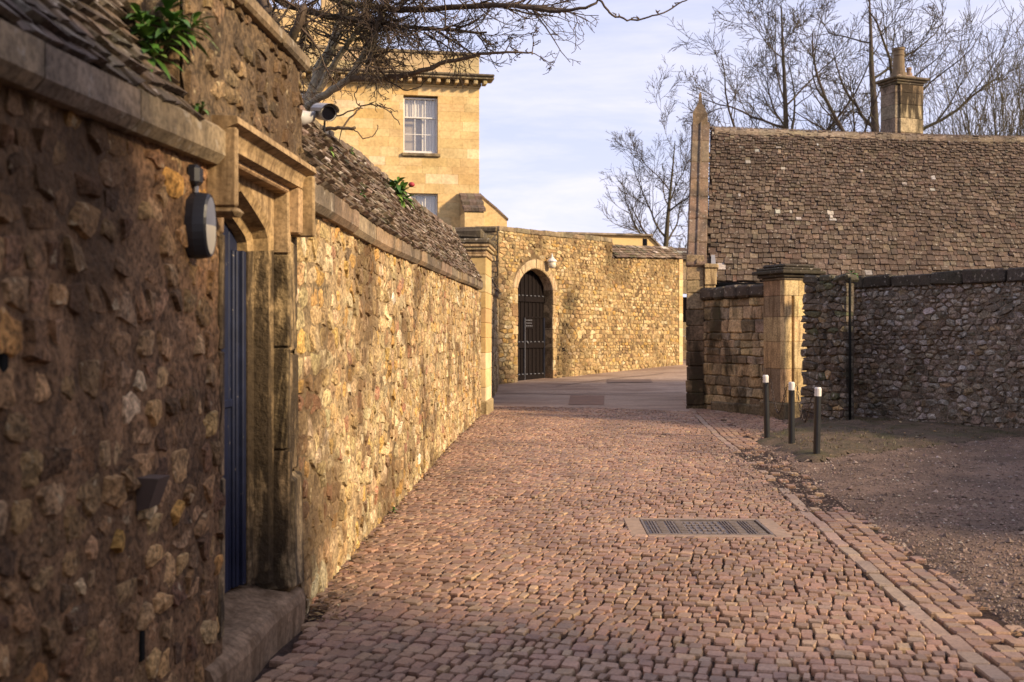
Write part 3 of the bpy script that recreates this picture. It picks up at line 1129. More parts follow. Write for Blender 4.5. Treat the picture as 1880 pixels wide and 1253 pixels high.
# door: boards with moulded frame
door = sub_empty('door', LW(YC, .27, -.2), lw)
dp = arch_path(0)
for i in range(6):
    a0 = -HW + i * (2 * HW / 6)
    a1 = a0 + 2 * HW / 6
    def top(a): return float(np.interp(a, [q[0] for q in dp[3:14]], [q[1] for q in dp[3:14]]))
    V = []
    for a, dd in ((a0 + .003, -.226), (a0 + .010, -.215), (a1 - .010, -.215), (a1 - .003, -.226)):
        V += [LW(YC + a, .27, dd), LW(YC + a, top(a) + .01, dd)]
    obj('board', MB().add(V, [(0, 2, 3, 1), (2, 4, 5, 3), (4, 6, 7, 5)]), 'blue_door', door)
obj('back_panel', MB().add([LW(YC - HW - .02, .25, -.23), LW(YC + HW + .02, .25, -.23), LW(YC + HW + .02, 2.14, -.23), LW(YC - HW - .02, 2.14, -.23)], [(0, 1, 2, 3)]), 'blue_door', door)
for s in (-1, 1):
    for q, (a, b, d) in enumerate(((HW - .05, HW - .002, -.17), (HW - .085, HW - .052, -.19), (HW - .11, HW - .087, -.20))):
        a0, a1 = sorted((YC + s * a, YC + s * b))
        obj('frame_bead', frame_box(LW, a0, a1, .27, 1.93 + .0, -.225, d, ch=.006), 'blue_door', door)
obj('rail', frame_box(LW, YC - HW + .11, YC + HW - .11, 1.16, 1.20, -.22, -.202, ch=.005), 'blue_door', door)
obj('handle', lathe(MB(), [(.012, -.012), (.026, -.008), (.03, 0), (.026, .008), (.012, .012)], LW(YC - HW + .16, 1.22, -.17), 12), 'iron', door, smooth=True)

# ---------------------------------------------------------------- things fixed to the left wall
bl = empty('bulkhead_lamp', LW(4.12, 1.80, .02), 'oval black bulkhead lamp with cream lower lens beside the blue door', 'lamp')
def oval(mb, rows, n=28, z0=0, y0=4.14):
    V, F = [], []
    for sx, sz, d in rows:
        for k in range(n):
            a = 2 * math.pi * k / n
            V.append(LW(y0 + sx * math.cos(a), 1.925 + sz * math.sin(a), d))
    for r in range(len(rows) - 1):
        for k in range(n):
            F.append((r * n + k, r * n + (k + 1) % n, (r + 1) * n + (k + 1) % n, (r + 1) * n + k))
    F.append(tuple(range((len(rows) - 1) * n, len(rows) * n)))
    return mb.add(V, F)
obj('housing', oval(MB(), [(.062, .122, .0), (.066, .128, .04), (.062, .122, .082), (.056, .115, .09), (.054, .112, .087)]), 'lamp_black', bl, smooth=False)
for nm, mt, a0, a1 in (('visor', 'lamp_black', 0, math.pi), ('lens', 'cream', math.pi, 2 * math.pi)):
    V = [LW(4.14, 1.925, .098)]
    for k in range(15):
        a = a0 + (a1 - a0) * k / 14
        V.append(LW(4.14 + .053 * math.cos(a), 1.925 + .109 * math.sin(a), .089))
    V2 = [LW(4.14, 1.925, .105)]
    obj(nm, MB().add(V, [(0, i, i + 1) for i in range(1, 15)]), 'cream' if nm == 'lens' else 'lead', bl, smooth=True)
obj('sensor', frame_box(LW, 4.10, 4.165, 2.075, 2.155, .0, .055, ch=.015), 'lamp_black', bl)
obj('cable_gland', tube(MB(), [LW(4.14, 2.05, .03), LW(4.14, 2.075, .03)], [.012, .012], 8), 'metal', bl)

vb = empty('wall_vent', LW(3.72, .90, .02), 'small dark metal hooded vent low on the rubble wall', 'vent')
obj('hood', hexa([LW(3.66, .91, -.01), LW(3.75, .91, -.01), LW(3.75, .925, .05), LW(3.66, .925, .05), LW(3.655, 1.03, -.01), LW(3.755, 1.03, -.01), LW(3.755, 1.025, .085), LW(3.655, 1.025, .085)]), 'vent', vb)
obj('flange', frame_box(LW, 3.645, 3.765, .90, 1.04, -.01, .006, ch=.003), 'lamp_black', vb)

cc = empty('security_camera', LW(5.86, 2.62, 0), 'white bullet security camera bracketed on the raised wall end', 'security camera')
bx, by, bz = Xw(5.9) + .01, 5.86, 2.69
obj('bracket', tube(MB(), [(bx - .05, 5.76, bz - .01), (bx + .0, 5.83, bz - .015), (bx + .05, 5.88, bz + .0)], [.046, .042, .026], 14), 'camera_white', cc, smooth=True)
obj('arm', tube(MB(), [(bx + .02, 5.84, bz - .0), (bx + .08, 5.95, bz + .03)], [.02, .02], 10), 'camera_white', cc, smooth=True)
# body points to the right and towards the viewer
bd = Vector((.45, -.86, -.2)).normalized()
bu = Vector((0, 0, 1)); br = bd.cross(bu).normalized(); bu = br.cross(bd)
b0 = Vector((bx + .075, 5.98, bz + .045))
def CF(a, b, c): return tuple(b0 + bd * a + br * b + bu * c)
obj('body', tube(MB(), [CF(0, 0, 0), CF(.15, 0, 0)], [.040, .042], 16), 'camera_white', cc, smooth=False)
hd = MB()
V = []
for a in (-.02, .185):
    for k in range(9):
        an = math.pi * (k / 8)
        V.append(CF(a - (.02 if k in (0, 8) and a > 0 else 0), .052 * math.cos(an), .046 * math.sin(an) + (.006)))
hd.add(V, [(i, i + 1, 9 + i + 1, 9 + i) for i in range(8)] + [tuple(range(9))])
obj('sun_hood', hd, 'camera_white', cc)
obj('front_glass', tube(MB(), [CF(.1495, 0, 0), CF(.156, 0, 0)], [.037, .036], 16), 'lens', cc)
obj('bezel', tube(MB(), [CF(.13, 0, 0), CF(.153, 0, 0)], [.0455, .0455], 16, cap=False), 'camera_white', cc)
obj('drop_cable', tube(MB(), [CF(.09, .0, -.035), CF(.09, 0, -.10)], [.006, .006], 6), 'lamp_black', cc)

# ================================================================== PIER AT THE END OF THE LEFT WALL
HONEY = [(3, (.52, .38, .19)), (2, (.58, .44, .24)), (1.5, (.47, .32, .14)), (.8, (.62, .5, .3))]
p1 = empty('stone_pier', (-.62, 21.6, 0), 'slim dressed stone pier with moulded cap ending the tiled wall', 'pier')


def blocks(f, a0, a1, c0, c1, z0, z1, parent, pal, mat, hh=.32, name='block', ch=.008):
    z = z0
    while z < z1 - .01:
        h = min(hh * RND.uniform(.85, 1.15), z1 - z)
        if z1 - z - h < .12: h = z1 - z
        obj(name, frame_box(f, a0, a1, z + .002, z + h - .002, c0, c1, jitter(pick(pal), .07), ch=ch), mat, parent)
        z += h


f1, _ = wall_frame((-.60, 20.95), (-.505, 22.3))
blocks(f1, 0, 1.2, -.75, .10, -.1, 3.05, p1, HONEY, 'ashlar')
for (e, z0, z1) in ((.03, 3.05, 3.11), (.01, 3.11, 3.18), (.05, 3.18, 3.24), (.08, 3.24, 3.30)):
    obj('cap_mould', frame_box(f1, -e, 1.2 + e, z0 + .001, z1 - .001, -.75 - e, .10 + e, jitter((.42, .31, .17), .1), ch=.012), 'dressed', p1)
obj('cap_slab', frame_box(f1, -.10, 1.30, 3.301, 3.40, -.85, .20, (.11, .085, .05), ch=.03, jit=.01), 'coping', p1)
obj('cap_block', frame_box(f1, .10, 1.10, 3.401, 3.62, -.70, .02, (.12, .095, .06), ch=.05, jit=.02), 'coping', p1)
obj('plinth', frame_box(f1, -.04, 1.24, -.1, .28, -.8, .14, (.34, .26, .14), ch=.03), 'dressed', p1)

# short curved wall beyond the pier
RW_PAL = [(3, (.50, .37, .2)), (2, (.57, .44, .26)), (2, (.42, .29, .15)), (1, (.5, .32, .12)), (1, (.3, .2, .11))]
rw = empty('return_wall', (-.5, 27, 0), 'short rubble wall with tiled coping between slim pier and arched gateway', 'wall')
o = sheet(LW, lin(22.2, 32.5, .1), lin(-.15, 2.7, .1), .008, (.4, .29, .16), amp=.015, freq=6)
obj('mortar', o, 'mortar', rw, smooth=True)
rs = []
for poly, c, A in cells(22.2, 32.4, -.1, 2.66, .24, .14, .45):
    rs.append(stone(poly, c, LW, .02, RND.uniform(.01, .03), jitter(pick(RW_PAL), .18), rough=.3))
pieces('stone', rs, 'rubble', rw, 'rubble_fill', limit=120)
slab_run(22.25, 32.3, rw, LW, zs, -.2, .07, .17, CPAL, seg=(.8, 1.3), dz=.03)
cs = coping_slates(22.25, 32.2, LW, lambda y: zs(y) + .18, lambda y: zs(y) + .95, .05, -.40, SLPAL, w=.22, rows=8)
pieces('coping_slate', cs, 'slate', rw, 'coping_fill', limit=100)
cm = MB()
for y0, y1 in ((22.2, 27.3), (27.3, 32.3)):
    hexa([LW(y0, -.2, -.6), LW(y1, -.2, -.6), LW(y1, -.2, -.03), LW(y0, -.2, -.03), LW(y0, zs(y0) + .1, -.6), LW(y1, zs(y1) + .1, -.6), LW(y1, zs(y1) + .1, -.03), LW(y0, zs(y0) + .1, -.03)], (.25, .18, .1), cm)
    hexa([LW(y0, zs(y0) + .1, -.8), LW(y1, zs(y1) + .1, -.8), LW(y1, zs(y1) + .1, .02), LW(y0, zs(y0) + .1, .02), LW(y0, zs(y0) + .95, -.5), LW(y1, zs(y1) + .95, -.5), LW(y1, zs(y1) + .95, -.42), LW(y0, zs(y0) + .95, -.42)], (.14, .1, .075), cm)
obj('wall_core', cm, 'slate', rw)

# ================================================================== GATE WALL
GA, GB = (-.42, 32.6), (6.45, 42.3)
GF, GL = wall_frame(GA, GB)
def gz(u):
    p = GF(u, 0, 0)
    return zg(p[0], p[1])
def gtop(u):
    return 4.72 + .02 * u if u < 6.75 else 4.32 + .055 * (u - 6.75)
gw = empty('gate_wall', GF(GL / 2, 0, 0), 'tall honey coloured rubble wall with pointed arch gateway closing the lane', 'wall')
U0, U1 = 1.02, 2.98                                 # gate opening
ZSP, ZAP = 3.02, 3.66
def arch_in(a, e=0.0):
    """height of the pointed arch (offset e) at distance a from its centre"""
    w = (U1 - U0) / 2 + e
    t = min(1, abs(a) / w)
    return ZSP + (ZAP + e * 1.15 - ZSP) * (1 - t ** 1.9) ** .62
def open_keep(u, v):
    a = u - (U0 + U1) / 2
    return not (abs(a) < (U1 - U0) / 2 + .05 and v < arch_in(a, .08))
o = sheet(GF, lin(0, GL, .07), lin(-.3, 5.0, .07), .010, (.40, .285, .145), amp=.02, freq=7, keep=lambda u, v: open_keep(u, v) and v < gtop(u))
for i, p in enumerate(o.v):
    k = .72 + .45 * mnoise.noise(Vector(p) * .55)
    o.t[i] = (.40 * k, .285 * k, .145 * k)
obj('mortar', o, 'mortar', gw, smooth=True)
GPAL = [(4, (.49, .35, .17)), (3, (.43, .29, .135)), (1.6, (.56, .42, .23)), (2, (.36, .235, .11)), (1, (.5, .31, .105)), (1.2, (.22, .145, .075)), (.4, (.60, .48, .29))]
gs = []
ex = [(U0 - .02, U1 + .02, -1, ZSP - .02)]
for poly, c, A in cells(0, GL, -.1, 5.0, .19, .11, .32, ex):
    u, v = c
    if v > gtop(u) - .02 or v < gz(u) - .1 or not open_keep(u, v - .05):
        continue
    a = u - (U0 + U1) / 2
    if abs(a) < 1.42 and ZSP - .05 < v < arch_in(a, .36):
        continue
    stain_shade = max(0, 1 - ((u - 3.75 - .25 * (v - 1.6)) / .62) ** 2) * max(0, min(1, (3.5 - v) / .8)) * (.75 + .5 * mnoise.noise(Vector((u * 2, v * 2, 9))))  # stain and soft building shadow right of the gate, painted into stone tints
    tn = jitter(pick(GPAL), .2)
    tn = tuple(q * (1 - .85 * stain_shade) * .88 for q in tn)
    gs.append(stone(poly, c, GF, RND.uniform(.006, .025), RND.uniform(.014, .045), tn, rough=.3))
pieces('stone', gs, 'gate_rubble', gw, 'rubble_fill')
# core with the opening left free
cm = MB()
def gcore(u0, u1, z0, z1, d0=-.7, d1=-.03):
    hexa([GF(u0, z0, d0), GF(u1, z0, d0), GF(u1, z0, d1), GF(u0, z0, d1), GF(u0, z1, d0), GF(u1, z1, d0), GF(u1, z1, d1), GF(u0, z1, d1)], (.3, .21, .11), cm)
gcore(0, U0, -.3, 4.70); gcore(U1, 6.75, -.3, 4.70); gcore(6.75, GL, -.3, 4.30)
for k in range(14):
    u0, u1 = U0 + (U1 - U0) * k / 14, U0 + (U1 - U0) * (k + 1) / 14
    a = max(abs(u0 - 2), abs(u1 - 2)) if False else min(abs(u0 - 2), abs(u1 - 2))
    gcore(u0, u1, arch_in(a) + .01, 4.70)
obj('wall_core', cm, 'mortar', gw)
# arch ring of four dressed stones
NS = 8
half = (U1 - U0) / 2
# smooth angular parametrisation of the arch
def arch_pt(t, e):
    """t 0..1 from left spring to right spring"""
    s = 2 * t - 1
    w = half + e
    a = w * math.sin(s * math.pi / 2)
    return (2.0 + a, arch_in(a, e) if abs(s) < 1 else ZSP)
for k in range(4):
    t0, t1 = k / 4 + .004, (k + 1) / 4 - .004
    n = 7
    V, F = [], []
    e1 = .25 + RND.uniform(-.02, .03)
    for i in range(n):
        t = t0 + (t1 - t0) * i / (n - 1)
        for e, d in ((0, -.32), (0, .015), (.03, .04), (e1 - .02, .045), (e1, .02), (e1, -.1)):
            u, v = arch_pt(t, e)
            V.append(GF(u, v, d))
    for i in range(n - 1):
        for j in range(5):
            F.append((i * 6 + j, (i + 1) * 6 + j, (i + 1) * 6 + j + 1, i * 6 + j + 1))
    F += [tuple(range(6)), tuple(range((n - 1) * 6 + 5, (n - 1) * 6 - 1, -1))]
    obj('voussoir', MB().add(V, F, jitter((.50, .37, .21), .1)), 'dressed', gw)
# jamb blocks, long and short
for side, uu in ((-1, U0), (1, U1)):
    z = -.2
    while z < ZSP - .02:
        h = min(RND.uniform(.26, .42), ZSP - z)
        if ZSP - z - h < .15: h = ZSP - z
        w = RND.uniform(.12, .32)
        a0, a1 = (uu - w, uu) if side < 0 else (uu, uu + w)
        obj('jamb_stone', frame_box(GF, a0 + .003, a1 - .003, z + .004, z + h - .004, -.34, .015 + RND.uniform(0, .02), jitter(pick([(2, (.44, .31, .16)), (1, (.34, .22, .11)), (1, (.5, .38, .22))]), .12), ch=.014, jit=.008), 'gate_rubble', gw)
        z += h
# coping
u = 0
while u < 6.7:
    u1 = min(6.75, u + RND.uniform(.6, 1.0))
    if 6.75 - u1 < .3: u1 = 6.75
    obj('coping_slab', frame_box(GF, u + .005, u1 - .005, gtop(u) - .03, gtop(u) + .13 + RND.uniform(-.015, .02), -.78, .055, jitter((.24, .18, .11), .2), ch=.02, jit=.01), 'coping', gw)
    u = u1
cs = coping_slates(6.75, GL + .1, lambda u, v, d: GF(u, v, d), lambda u: gtop(u) - .02, lambda u: gtop(u) + .42, .10, -.30, SLPAL, w=.26, rows=5)
pieces('coping_slate', cs, 'slate', gw, 'coping_fill', limit=90)
cm = MB()
hexa([GF(6.75, 4.28, -.75), GF(GL, 4.55, -.75), GF(GL, 4.55, .06), GF(6.75, 4.28, .06), GF(6.75, 4.72, -.4), GF(GL, 4.98, -.4), GF(GL, 4.98, -.3), GF(6.75, 4.72, -.3)], (.12, .09, .07), cm)
obj('coping_bed', cm, 'slate', gw)
blocks(GF, GL - .001, GL + .32, -.5, .05, -.1, 4.55, gw, HONEY, 'ashlar', name='end_block')

# wooden gates
gate = sub_empty('gate', GF(2, .08, -.3), gw)
GD = -.34
nb = 9
for i in range(nb):
    a0 = -half + i * (2 * half / nb) + .004
    a1 = -half + (i + 1) * (2 * half / nb) - .004
    V = []
    for a, d in ((a0, GD - .02), (a0 + .02, GD), (a1 - .02, GD), (a1, GD - .02)):
        V += [GF(2 + a, .06, d), GF(2 + a, arch_in(a) + .02, d)]
    obj('board', MB().add(V, [(0, 2, 3, 1), (2, 4, 5, 3), (4, 6, 7, 5)]), 'brown_wood', gate)
    V = [GF(2 + a0 - .006, .06, GD), GF(2 + a0 + .02, .06, GD), GF(2 + a0 + .02, arch_in(a0) + .0, GD), GF(2 + a0 - .006, arch_in(a0) + .0, GD)]
    obj('cover_strip', frame_box(GF, 2 + a0 - .022, 2 + a0 + .022, .06, arch_in(a0 + .0) - .03 if i else ZSP, GD - .01, GD + .022, ch=.006), 'brown_wood', gate)
obj('backing', MB().add([GF(U0 - .1, 0, GD - .06), GF(U1 + .1, 0, GD - .06), GF(U1 + .1, 3.8, GD - .06), GF(U0 - .1, 3.8, GD - .06)], [(0, 1, 2, 3)]), 'brown_wood', gate)
for zc_ in (2.74, 1.28, .26):
    for a0, a1 in ((U0 + .01, U0 + .80), (U0 + .82, U1 - .01)):
        r_ = obj('rail', frame_box(GF, a0, a1, zc_ - .12, zc_ + .06, GD, GD + .055, ch=.012), 'brown_wood', gate)
        k = 4 if a1 - a0 < .9 else 5
        for i in range(k):
            uu = a0 + (a1 - a0) * (i + .5) / k
            obj('bolt', frame_box(GF, uu - .05, uu + .05, zc_ + .066, zc_ + .098, GD + .02, GD + .062, (.3, .28, .28), ch=.01), 'metal', r_)
obj('edge_strip', frame_box(GF, U0 + .80, U0 + .822, .09, 2.12, GD, GD + .068, ch=.005), 'metal', gate)
obj('edge_strip', frame_box(GF, U1 - .045, U1 - .02, .09, 2.12, GD, GD + .068, ch=.005), 'metal', gate)
obj('wicket_head', frame_box(GF, U0 + .83, U1 - .03, 2.12, 2.16, GD, GD + .03, ch=.005), 'brown_wood', gate)
obj('handle', tube(MB(), [GF(U0 + .90, 1.40, GD + .05), GF(U0 + .92, 1.33, GD + .10), GF(U0 + .95, 1.27, GD + .06)], [.014, .016, .012], 8), 'metal', gate, smooth=True)
obj('foot_block', frame_box(GF, U0 + .80, U0 + .90, .04, .12, GD + .01, GD + .12, ch=.01), 'concrete', gate)
pl = obj('notice', frame_box(GF, U0 + .86, U0 + 1.30, 1.78, 2.10, GD + .024, GD + .034, ch=.004), 'brown_wood', gate)
for r in range(3):                # pale lines of print, too small to read in the photograph
    x_ = U0 + .90
    z_ = 2.05 - r * .09
    while x_ < U0 + (1.24 if r != 1 else 1.20):
        w_ = RND.uniform(.05, .12)
        obj('print', frame_box(GF, x_, min(x_ + w_, U0 + 1.26), z_ - .014, z_ + .008, GD + .0345, GD + .037), 'metal', pl)
        x_ += w_ + .025
obj('threshold', frame_box(GF, U0 - .05, U1 + .05, -.1, .075, -.7, -.02, (.3, .2, .14), ch=.02), 'concrete', gw)

# small dark putlog holes and kerb stone at the foot
for uu, vv in ((3.52, 1.05), (3.60, 1.05), (3.25, .78)):
    obj('socket', frame_box(GF, uu, uu + .05, vv, vv + .12, -.02, .04, ch=.006), 'lens', gw)

# lantern over the arch
lan = empty('wall_lantern', GF(2.62, 3.75, .05), 'small white wall lantern above the arched gateway', 'lantern')
lc = GF(2.62, 0, .22)
obj('shade', lathe(MB(), [(.045, .28), (.06, .24), (.15, .17), (.16, .13), (.15, .12)], (lc[0], lc[1], 3.78), 14), 'white', lan, smooth=False)
obj('glass_bowl', lathe(MB(), [(.05, -.08), (.10, -.06), (.125, .0), (.13, .12)], (lc[0], lc[1], 3.78), 14), 'cream', lan, smooth=True)
obj('finial', lathe(MB(), [(.03, .28), (.035, .31), (.018, .35), (.004, .40)], (lc[0], lc[1], 3.78), 10), 'white', lan)
obj('bracket', tube(MB(), [GF(2.62, 4.0, .0), GF(2.62, 4.06, .12), GF(2.62, 4.04, .22)], [.015, .015, .012], 8), 'metal', lan)

# wall running back from the gate wall's left end
SF, SL = wall_frame((-3.6, 33.6), (-.44, 32.62))
sw = empty('side_wall', (-2, 33, 0), 'weathered rubble wall joining the left end of the gateway wall', 'wall')
ss = []
for poly, c, A in cells(0, SL, 1.6, 4.66, .26, .15, .35):
    ss.append(stone(poly, c, SF, .03, RND.uniform(.01, .035), jitter(pick(GPAL), .22)))
pieces('stone', ss, 'gate_rubble', sw, 'rubble_fill', limit=60)
cm = MB()
hexa([SF(0, -.2, -.6), SF(SL - .05, -.2, -.6), SF(SL - .05, -.2, 0), SF(0, -.2, 0), SF(0, 4.68, -.6), SF(SL - .05, 4.68, -.6), SF(SL - .05, 4.68, 0), SF(0, 4.68, 0)], (.38, .27, .14), cm)
obj('wall_core', cm, 'mortar', sw)
u = 0
while u < SL - .1:
    u1 = min(SL, u + RND.uniform(.5, .9))
    obj('coping_slab', frame_box(SF, u + .005, u1 - .005, 4.66, 4.86 + RND.uniform(-.03, .03), -.7, .07, jitter((.17, .13, .08), .2), ch=.04, jit=.02), 'coping', sw)
    u = u1

# ================================================================== FAR WALL PAST THE GATE WALL
FF, FL = wall_frame((6.75, 46.0), (11.5, 47.2))
fw = empty('ashlar_wall', (9, 46.5, .5), 'squared stone wall with one small dark window past the gateway wall', 'wall')
for r in range(15):
    z0 = .35 + r * .30
    u = -RND.uniform(0, .5)
    while u < FL:
        w = RND.uniform(.45, .85)
        u0, u1 = max(0, u), min(FL, u + w)
        if u1 - u0 > .08:
            if not (z0 + .15 > 2.0 and z0 + .15 < 3.2 and u1 > .30 and u0 < 1.05):
                obj('block', frame_box(FF, u0 + .003, u1 - .003, z0 + .003, z0 + .297, -.3, .0 + RND.uniform(0, .008), jitter(pick(HONEY), .1), ch=.008), 'ashlar', fw)
            else:
                for q0, q1 in ((u0, min(u1, .30)), (max(u0, 1.05), u1)):
                    if q1 - q0 > .05:
                        obj('block', frame_box(FF, q0 + .003, q1 - .003, z0 + .003, z0 + .297, -.3, .005, jitter(pick(HONEY), .1), ch=.008), 'ashlar', fw)
        u += w
wf_ = obj('window', frame_box(FF, .30, 1.05, 1.98, 3.22, -.28, -.22), 'brown_wood', fw)
for k in (1, 2):
    obj('glazing_bar', frame_box(FF, .30 + .25 * k - .015, .30 + .25 * k + .015, 1.98, 3.22, -.22, -.19), 'gutter', wf_)
cs = coping_slates(-.15, FL, FF, lambda u: 4.78, lambda u: 5.3, .14, -.3, SLPAL, w=.3, rows=5)
pieces('coping_slate', cs, 'slate', fw, 'coping_fill', limit=40)
obj('coping_bed', hexa([FF(-.1, 4.75, -.7), FF(FL, 4.75, -.7), FF(FL, 4.75, .1), FF(-.1, 4.75, .1), FF(-.1, 5.3, -.4), FF(FL, 5.3, -.4), FF(FL, 5.3, -.3), FF(-.1, 5.3, -.3)], (.1, .08, .065)), 'slate', fw)

# ================================================================== HOUSE
HC = Vector((-1.14, 38.0, 0))
ht = Vector((-1, -.189, 0)).normalized()           # leftwards along the facade
hn = Vector((.189, -1, 0)).normalized()            # outwards
def HF(t, z, d): return tuple(HC + ht * t + hn * d + Vector((0, 0, z)))
hs = empty('stone_house', HF(6, 0, 0), 'tall honey ashlar house with sash windows and bracketed cornice behind the wall', 'house')
HL = 12.5
WINS = [(1.455, 2.645, 7.86, 9.80), (1.455, 2.645, 4.50, 6.48), (5.80, 6.99, 7.86, 9.80), (5.80, 6.99, 4.50, 6.48)]
HPAL = [(5, (.585, .415, .195)), (4, (.56, .39, .175)), (2, (.615, .45, .225)), (.9, (.53, .35, .14)), (.6, (.65, .50, .29))]
hb = []
z = 3.6
while z < 10.16:
    h = RND.choice((.26, .30, .34))
    if 10.18 - z - h < .12: h = 10.18 - z
    t = -RND.uniform(0, .3)
    first = True
    while t < HL:
        w = RND.uniform(.45, 1.05)
        t0, t1 = max(0, t), min(HL, t + w)
        segs = [(t0, t1)]
        for (w0, w1, q0, q1) in WINS:
            if z + h > q0 + .01 and z < q1 - .01:
                ns = []
                for s0, s1 in segs:
                    if s1 <= w0 or s0 >= w1: ns.append((s0, s1))
                    else:
                        if s0 < w0: ns.append((s0, w0))
                        if s1 > w1: ns.append((w1, s1))
                segs = ns
        for s0, s1 in segs:
            if s1 - s0 > .06:
                hb.append(frame_box(HF, s0 + .002, s1 - .002, z + .001, z + h - .001, -.25, RND.uniform(0, .004), jitter(pick(HPAL), .05, .03), ch=.003))
        t += w
    z += h
pieces('block', hb, 'ashlar', hs, 'far_blocks')
# core, stopping short of the window openings
cm = MB()
def hcore(t0, t1, z0, z1, d0, d1): frame_box(HF, t0, t1, z0, z1, d0, d1, (.5, .36, .17), cm)
hcore(.02, HL, 0, 3.6, -.35, -.05)
hcore(.02, 1.40, 3.6, 10.9, -.35, -.03); hcore(2.70, 5.75, 3.6, 10.9, -.35, -.03); hcore(7.05, HL, 3.6, 10.9, -.35, -.03)
for t0, t1 in ((1.40, 2.70), (5.75, 7.05)):
    hcore(t0, t1, 3.6, 4.42, -.35, -.03); hcore(t0, t1, 6.56, 7.78, -.35, -.03); hcore(t0, t1, 9.88, 10.9, -.35, -.03)
hcore(.0, .3, 0, 11.3, -9, -.36)
hcore(HL - .3, HL, 0, 11.3, -9, -.36)
hcore(.3, HL - .3, 0, 11.3, -9, -8.7)
hcore(.3, HL - .3, 10.9, 11.0, -8.7, -.36)
obj('wall_core', cm, 'ashlar', hs)
# frieze, cornice, modillions, parapet
obj('architrave', frame_box(HF, -.03, HL, 10.18, 10.24, -.2, .05, (.56, .41, .2), ch=.01), 'ashlar', hs)
k = 0
t = -.22
while t < HL:
    obj('modillion', frame_box(HF, t, t + .14, 10.26, 10.41, 0, .36, jitter((.5, .37, .19), .1), ch=.015), 'dressed', hs)
    t += .325
obj('cornice_bed', frame_box(HF, -.06, HL, 10.245, 10.415, -.2, .09, (.42, .3, .15), ch=.01), 'dressed', hs)
t = -.46
while t < HL:
    t1 = min(HL, t + 1.3)
    obj('cornice', frame_box(HF, t + .003, t1 - .003, 10.42, 10.50, -.2, .43, jitter((.3, .23, .13), .1), ch=.012), 'coping', hs)
    obj('cornice', frame_box(HF, t + .003, t1 - .003, 10.502, 10.585, -.2, .50, jitter((.16, .125, .08), .1), ch=.025), 'coping', hs)
    t = t1
for r in range(2):
    t = 0
    while t < HL:
        t1 = min(HL, t + RND.uniform(.8, 1.3))
        obj('parapet_block', frame_box(HF, t + .002, t1 - .002, 10.59 + r * .36, 10.945 + r * .36, -.4, 0, jitter((.45, .33, .18), .08), ch=.006), 'ashlar', hs)
        t = t1
t = -.05
while t < HL:
    t1 = min(HL, t + RND.uniform(.9, 1.3))
    obj('parapet_coping', frame_box(HF, t + .003, t1 - .003, 11.312, 11.42, -.46, .05, jitter((.30, .23, .14), .1), ch=.02), 'coping', hs)
    t = t1
# attic storey and stack set back behind the parapet
obj('attic_wall', frame_box(HF, 3.6, 9.5, 11.01, 13.3, -5, -2.4, (.5, .36, .18), ch=.02), 'ashlar', hs)
ch_ = obj('chimney_stack', frame_box(HF, 4.2, 5.4, 13.31, 15.4, -4.2, -3.2, (.45, .33, .18), ch=.03), 'ashlar', hs)
# sash windows
for wi, (w0, w1, q0, q1) in enumerate(WINS):
    wn_ = sub_empty('window', HF((w0 + w1) / 2, q0, -.1), hs)
    for a0, a1, b0, b1 in ((w0, w0 + .05, q0, q1), (w1 - .05, w1, q0, q1), (w0 + .05, w1 - .05, q1 - .05, q1), (w0 + .05, w1 - .05, q0, q0 + .10)):
        obj('frame', frame_box(HF, a0, a1, b0, b1, -.24, -.14, ch=.006), 'white', wn_)
    zm = q0 + (q1 - q0) * .645
    obj('meeting_rail', frame_box(HF, w0 + .05, w1 - .05, zm - .025, zm + .025, -.22, -.135, ch=.006), 'white', wn_)
    for j in (1, 2):
        tt = w0 + .05 + (w1 - w0 - .1) * j / 3
        obj('glazing_bar', frame_box(HF, tt - .012, tt + .012, q0 + .10, zm - .025, -.20, -.165), 'white', wn_)
        obj('glazing_bar', frame_box(HF, tt - .012, tt + .012, zm + .025, q1 - .05, -.225, -.19), 'white', wn_)
    zmid = (q0 + .1 + zm) / 2
    for j in range(3):
        ta = w0 + .05 + (w1 - w0 - .1) * j / 3 + .012
        tb = w0 + .05 + (w1 - w0 - .1) * (j + 1) / 3 - .012
        obj('glazing_bar', frame_box(HF, ta, tb, zmid - .012, zmid + .012, -.20, -.166), 'white', wn_)
        obj('pane', frame_box(HF, ta, tb, q0 + .10, zmid - .012, -.19, -.186), 'glass', wn_)
        obj('pane', frame_box(HF, ta, tb, zmid + .012, zm - .025, -.19, -.186), 'glass', wn_)
        obj('pane', frame_box(HF, ta, tb, zm + .025, q1 - .05, -.215, -.211), 'glass', wn_)
    # pleated curtains and blind behind the glass
    def pleat(t0, t1, z0, z1, nm):
        V = []
        n = int((t1 - t0) / .02)
        for i in range(n + 1):
            tt = t0 + (t1 - t0) * i / n
            d = -.33 + .02 * math.sin(i * 1.25)
            V += [HF(tt, z0, d), HF(tt, z1, d)]
        obj(nm, MB().add(V, [(2 * i, 2 * i + 2, 2 * i + 3, 2 * i + 1) for i in range(n)]), 'curtain', wn_, smooth=True)
    if wi % 2 == 0:
        pleat(w0 - .02, w0 + .52, q0 - .02, q1 + .02, 'curtain')
        pleat(w0 + .52, w1 + .02, zm + .02, q1 + .02, 'blind')
    else:
        pleat(w0 - .02, w1 + .02, q0 - .02, q1 + .02, 'curtain')
    obj('room_back', frame_box(HF, w0 - .1, w1 + .1, q0 - .2, q1 + .2, -.50, -.46), 'interior', wn_)
    obj('sill', frame_box(HF, w0 - .09, w1 + .06, q0 - .11, q0 - .004, -.2, .09, (.27, .2, .11), ch=.012), 'coping', wn_)

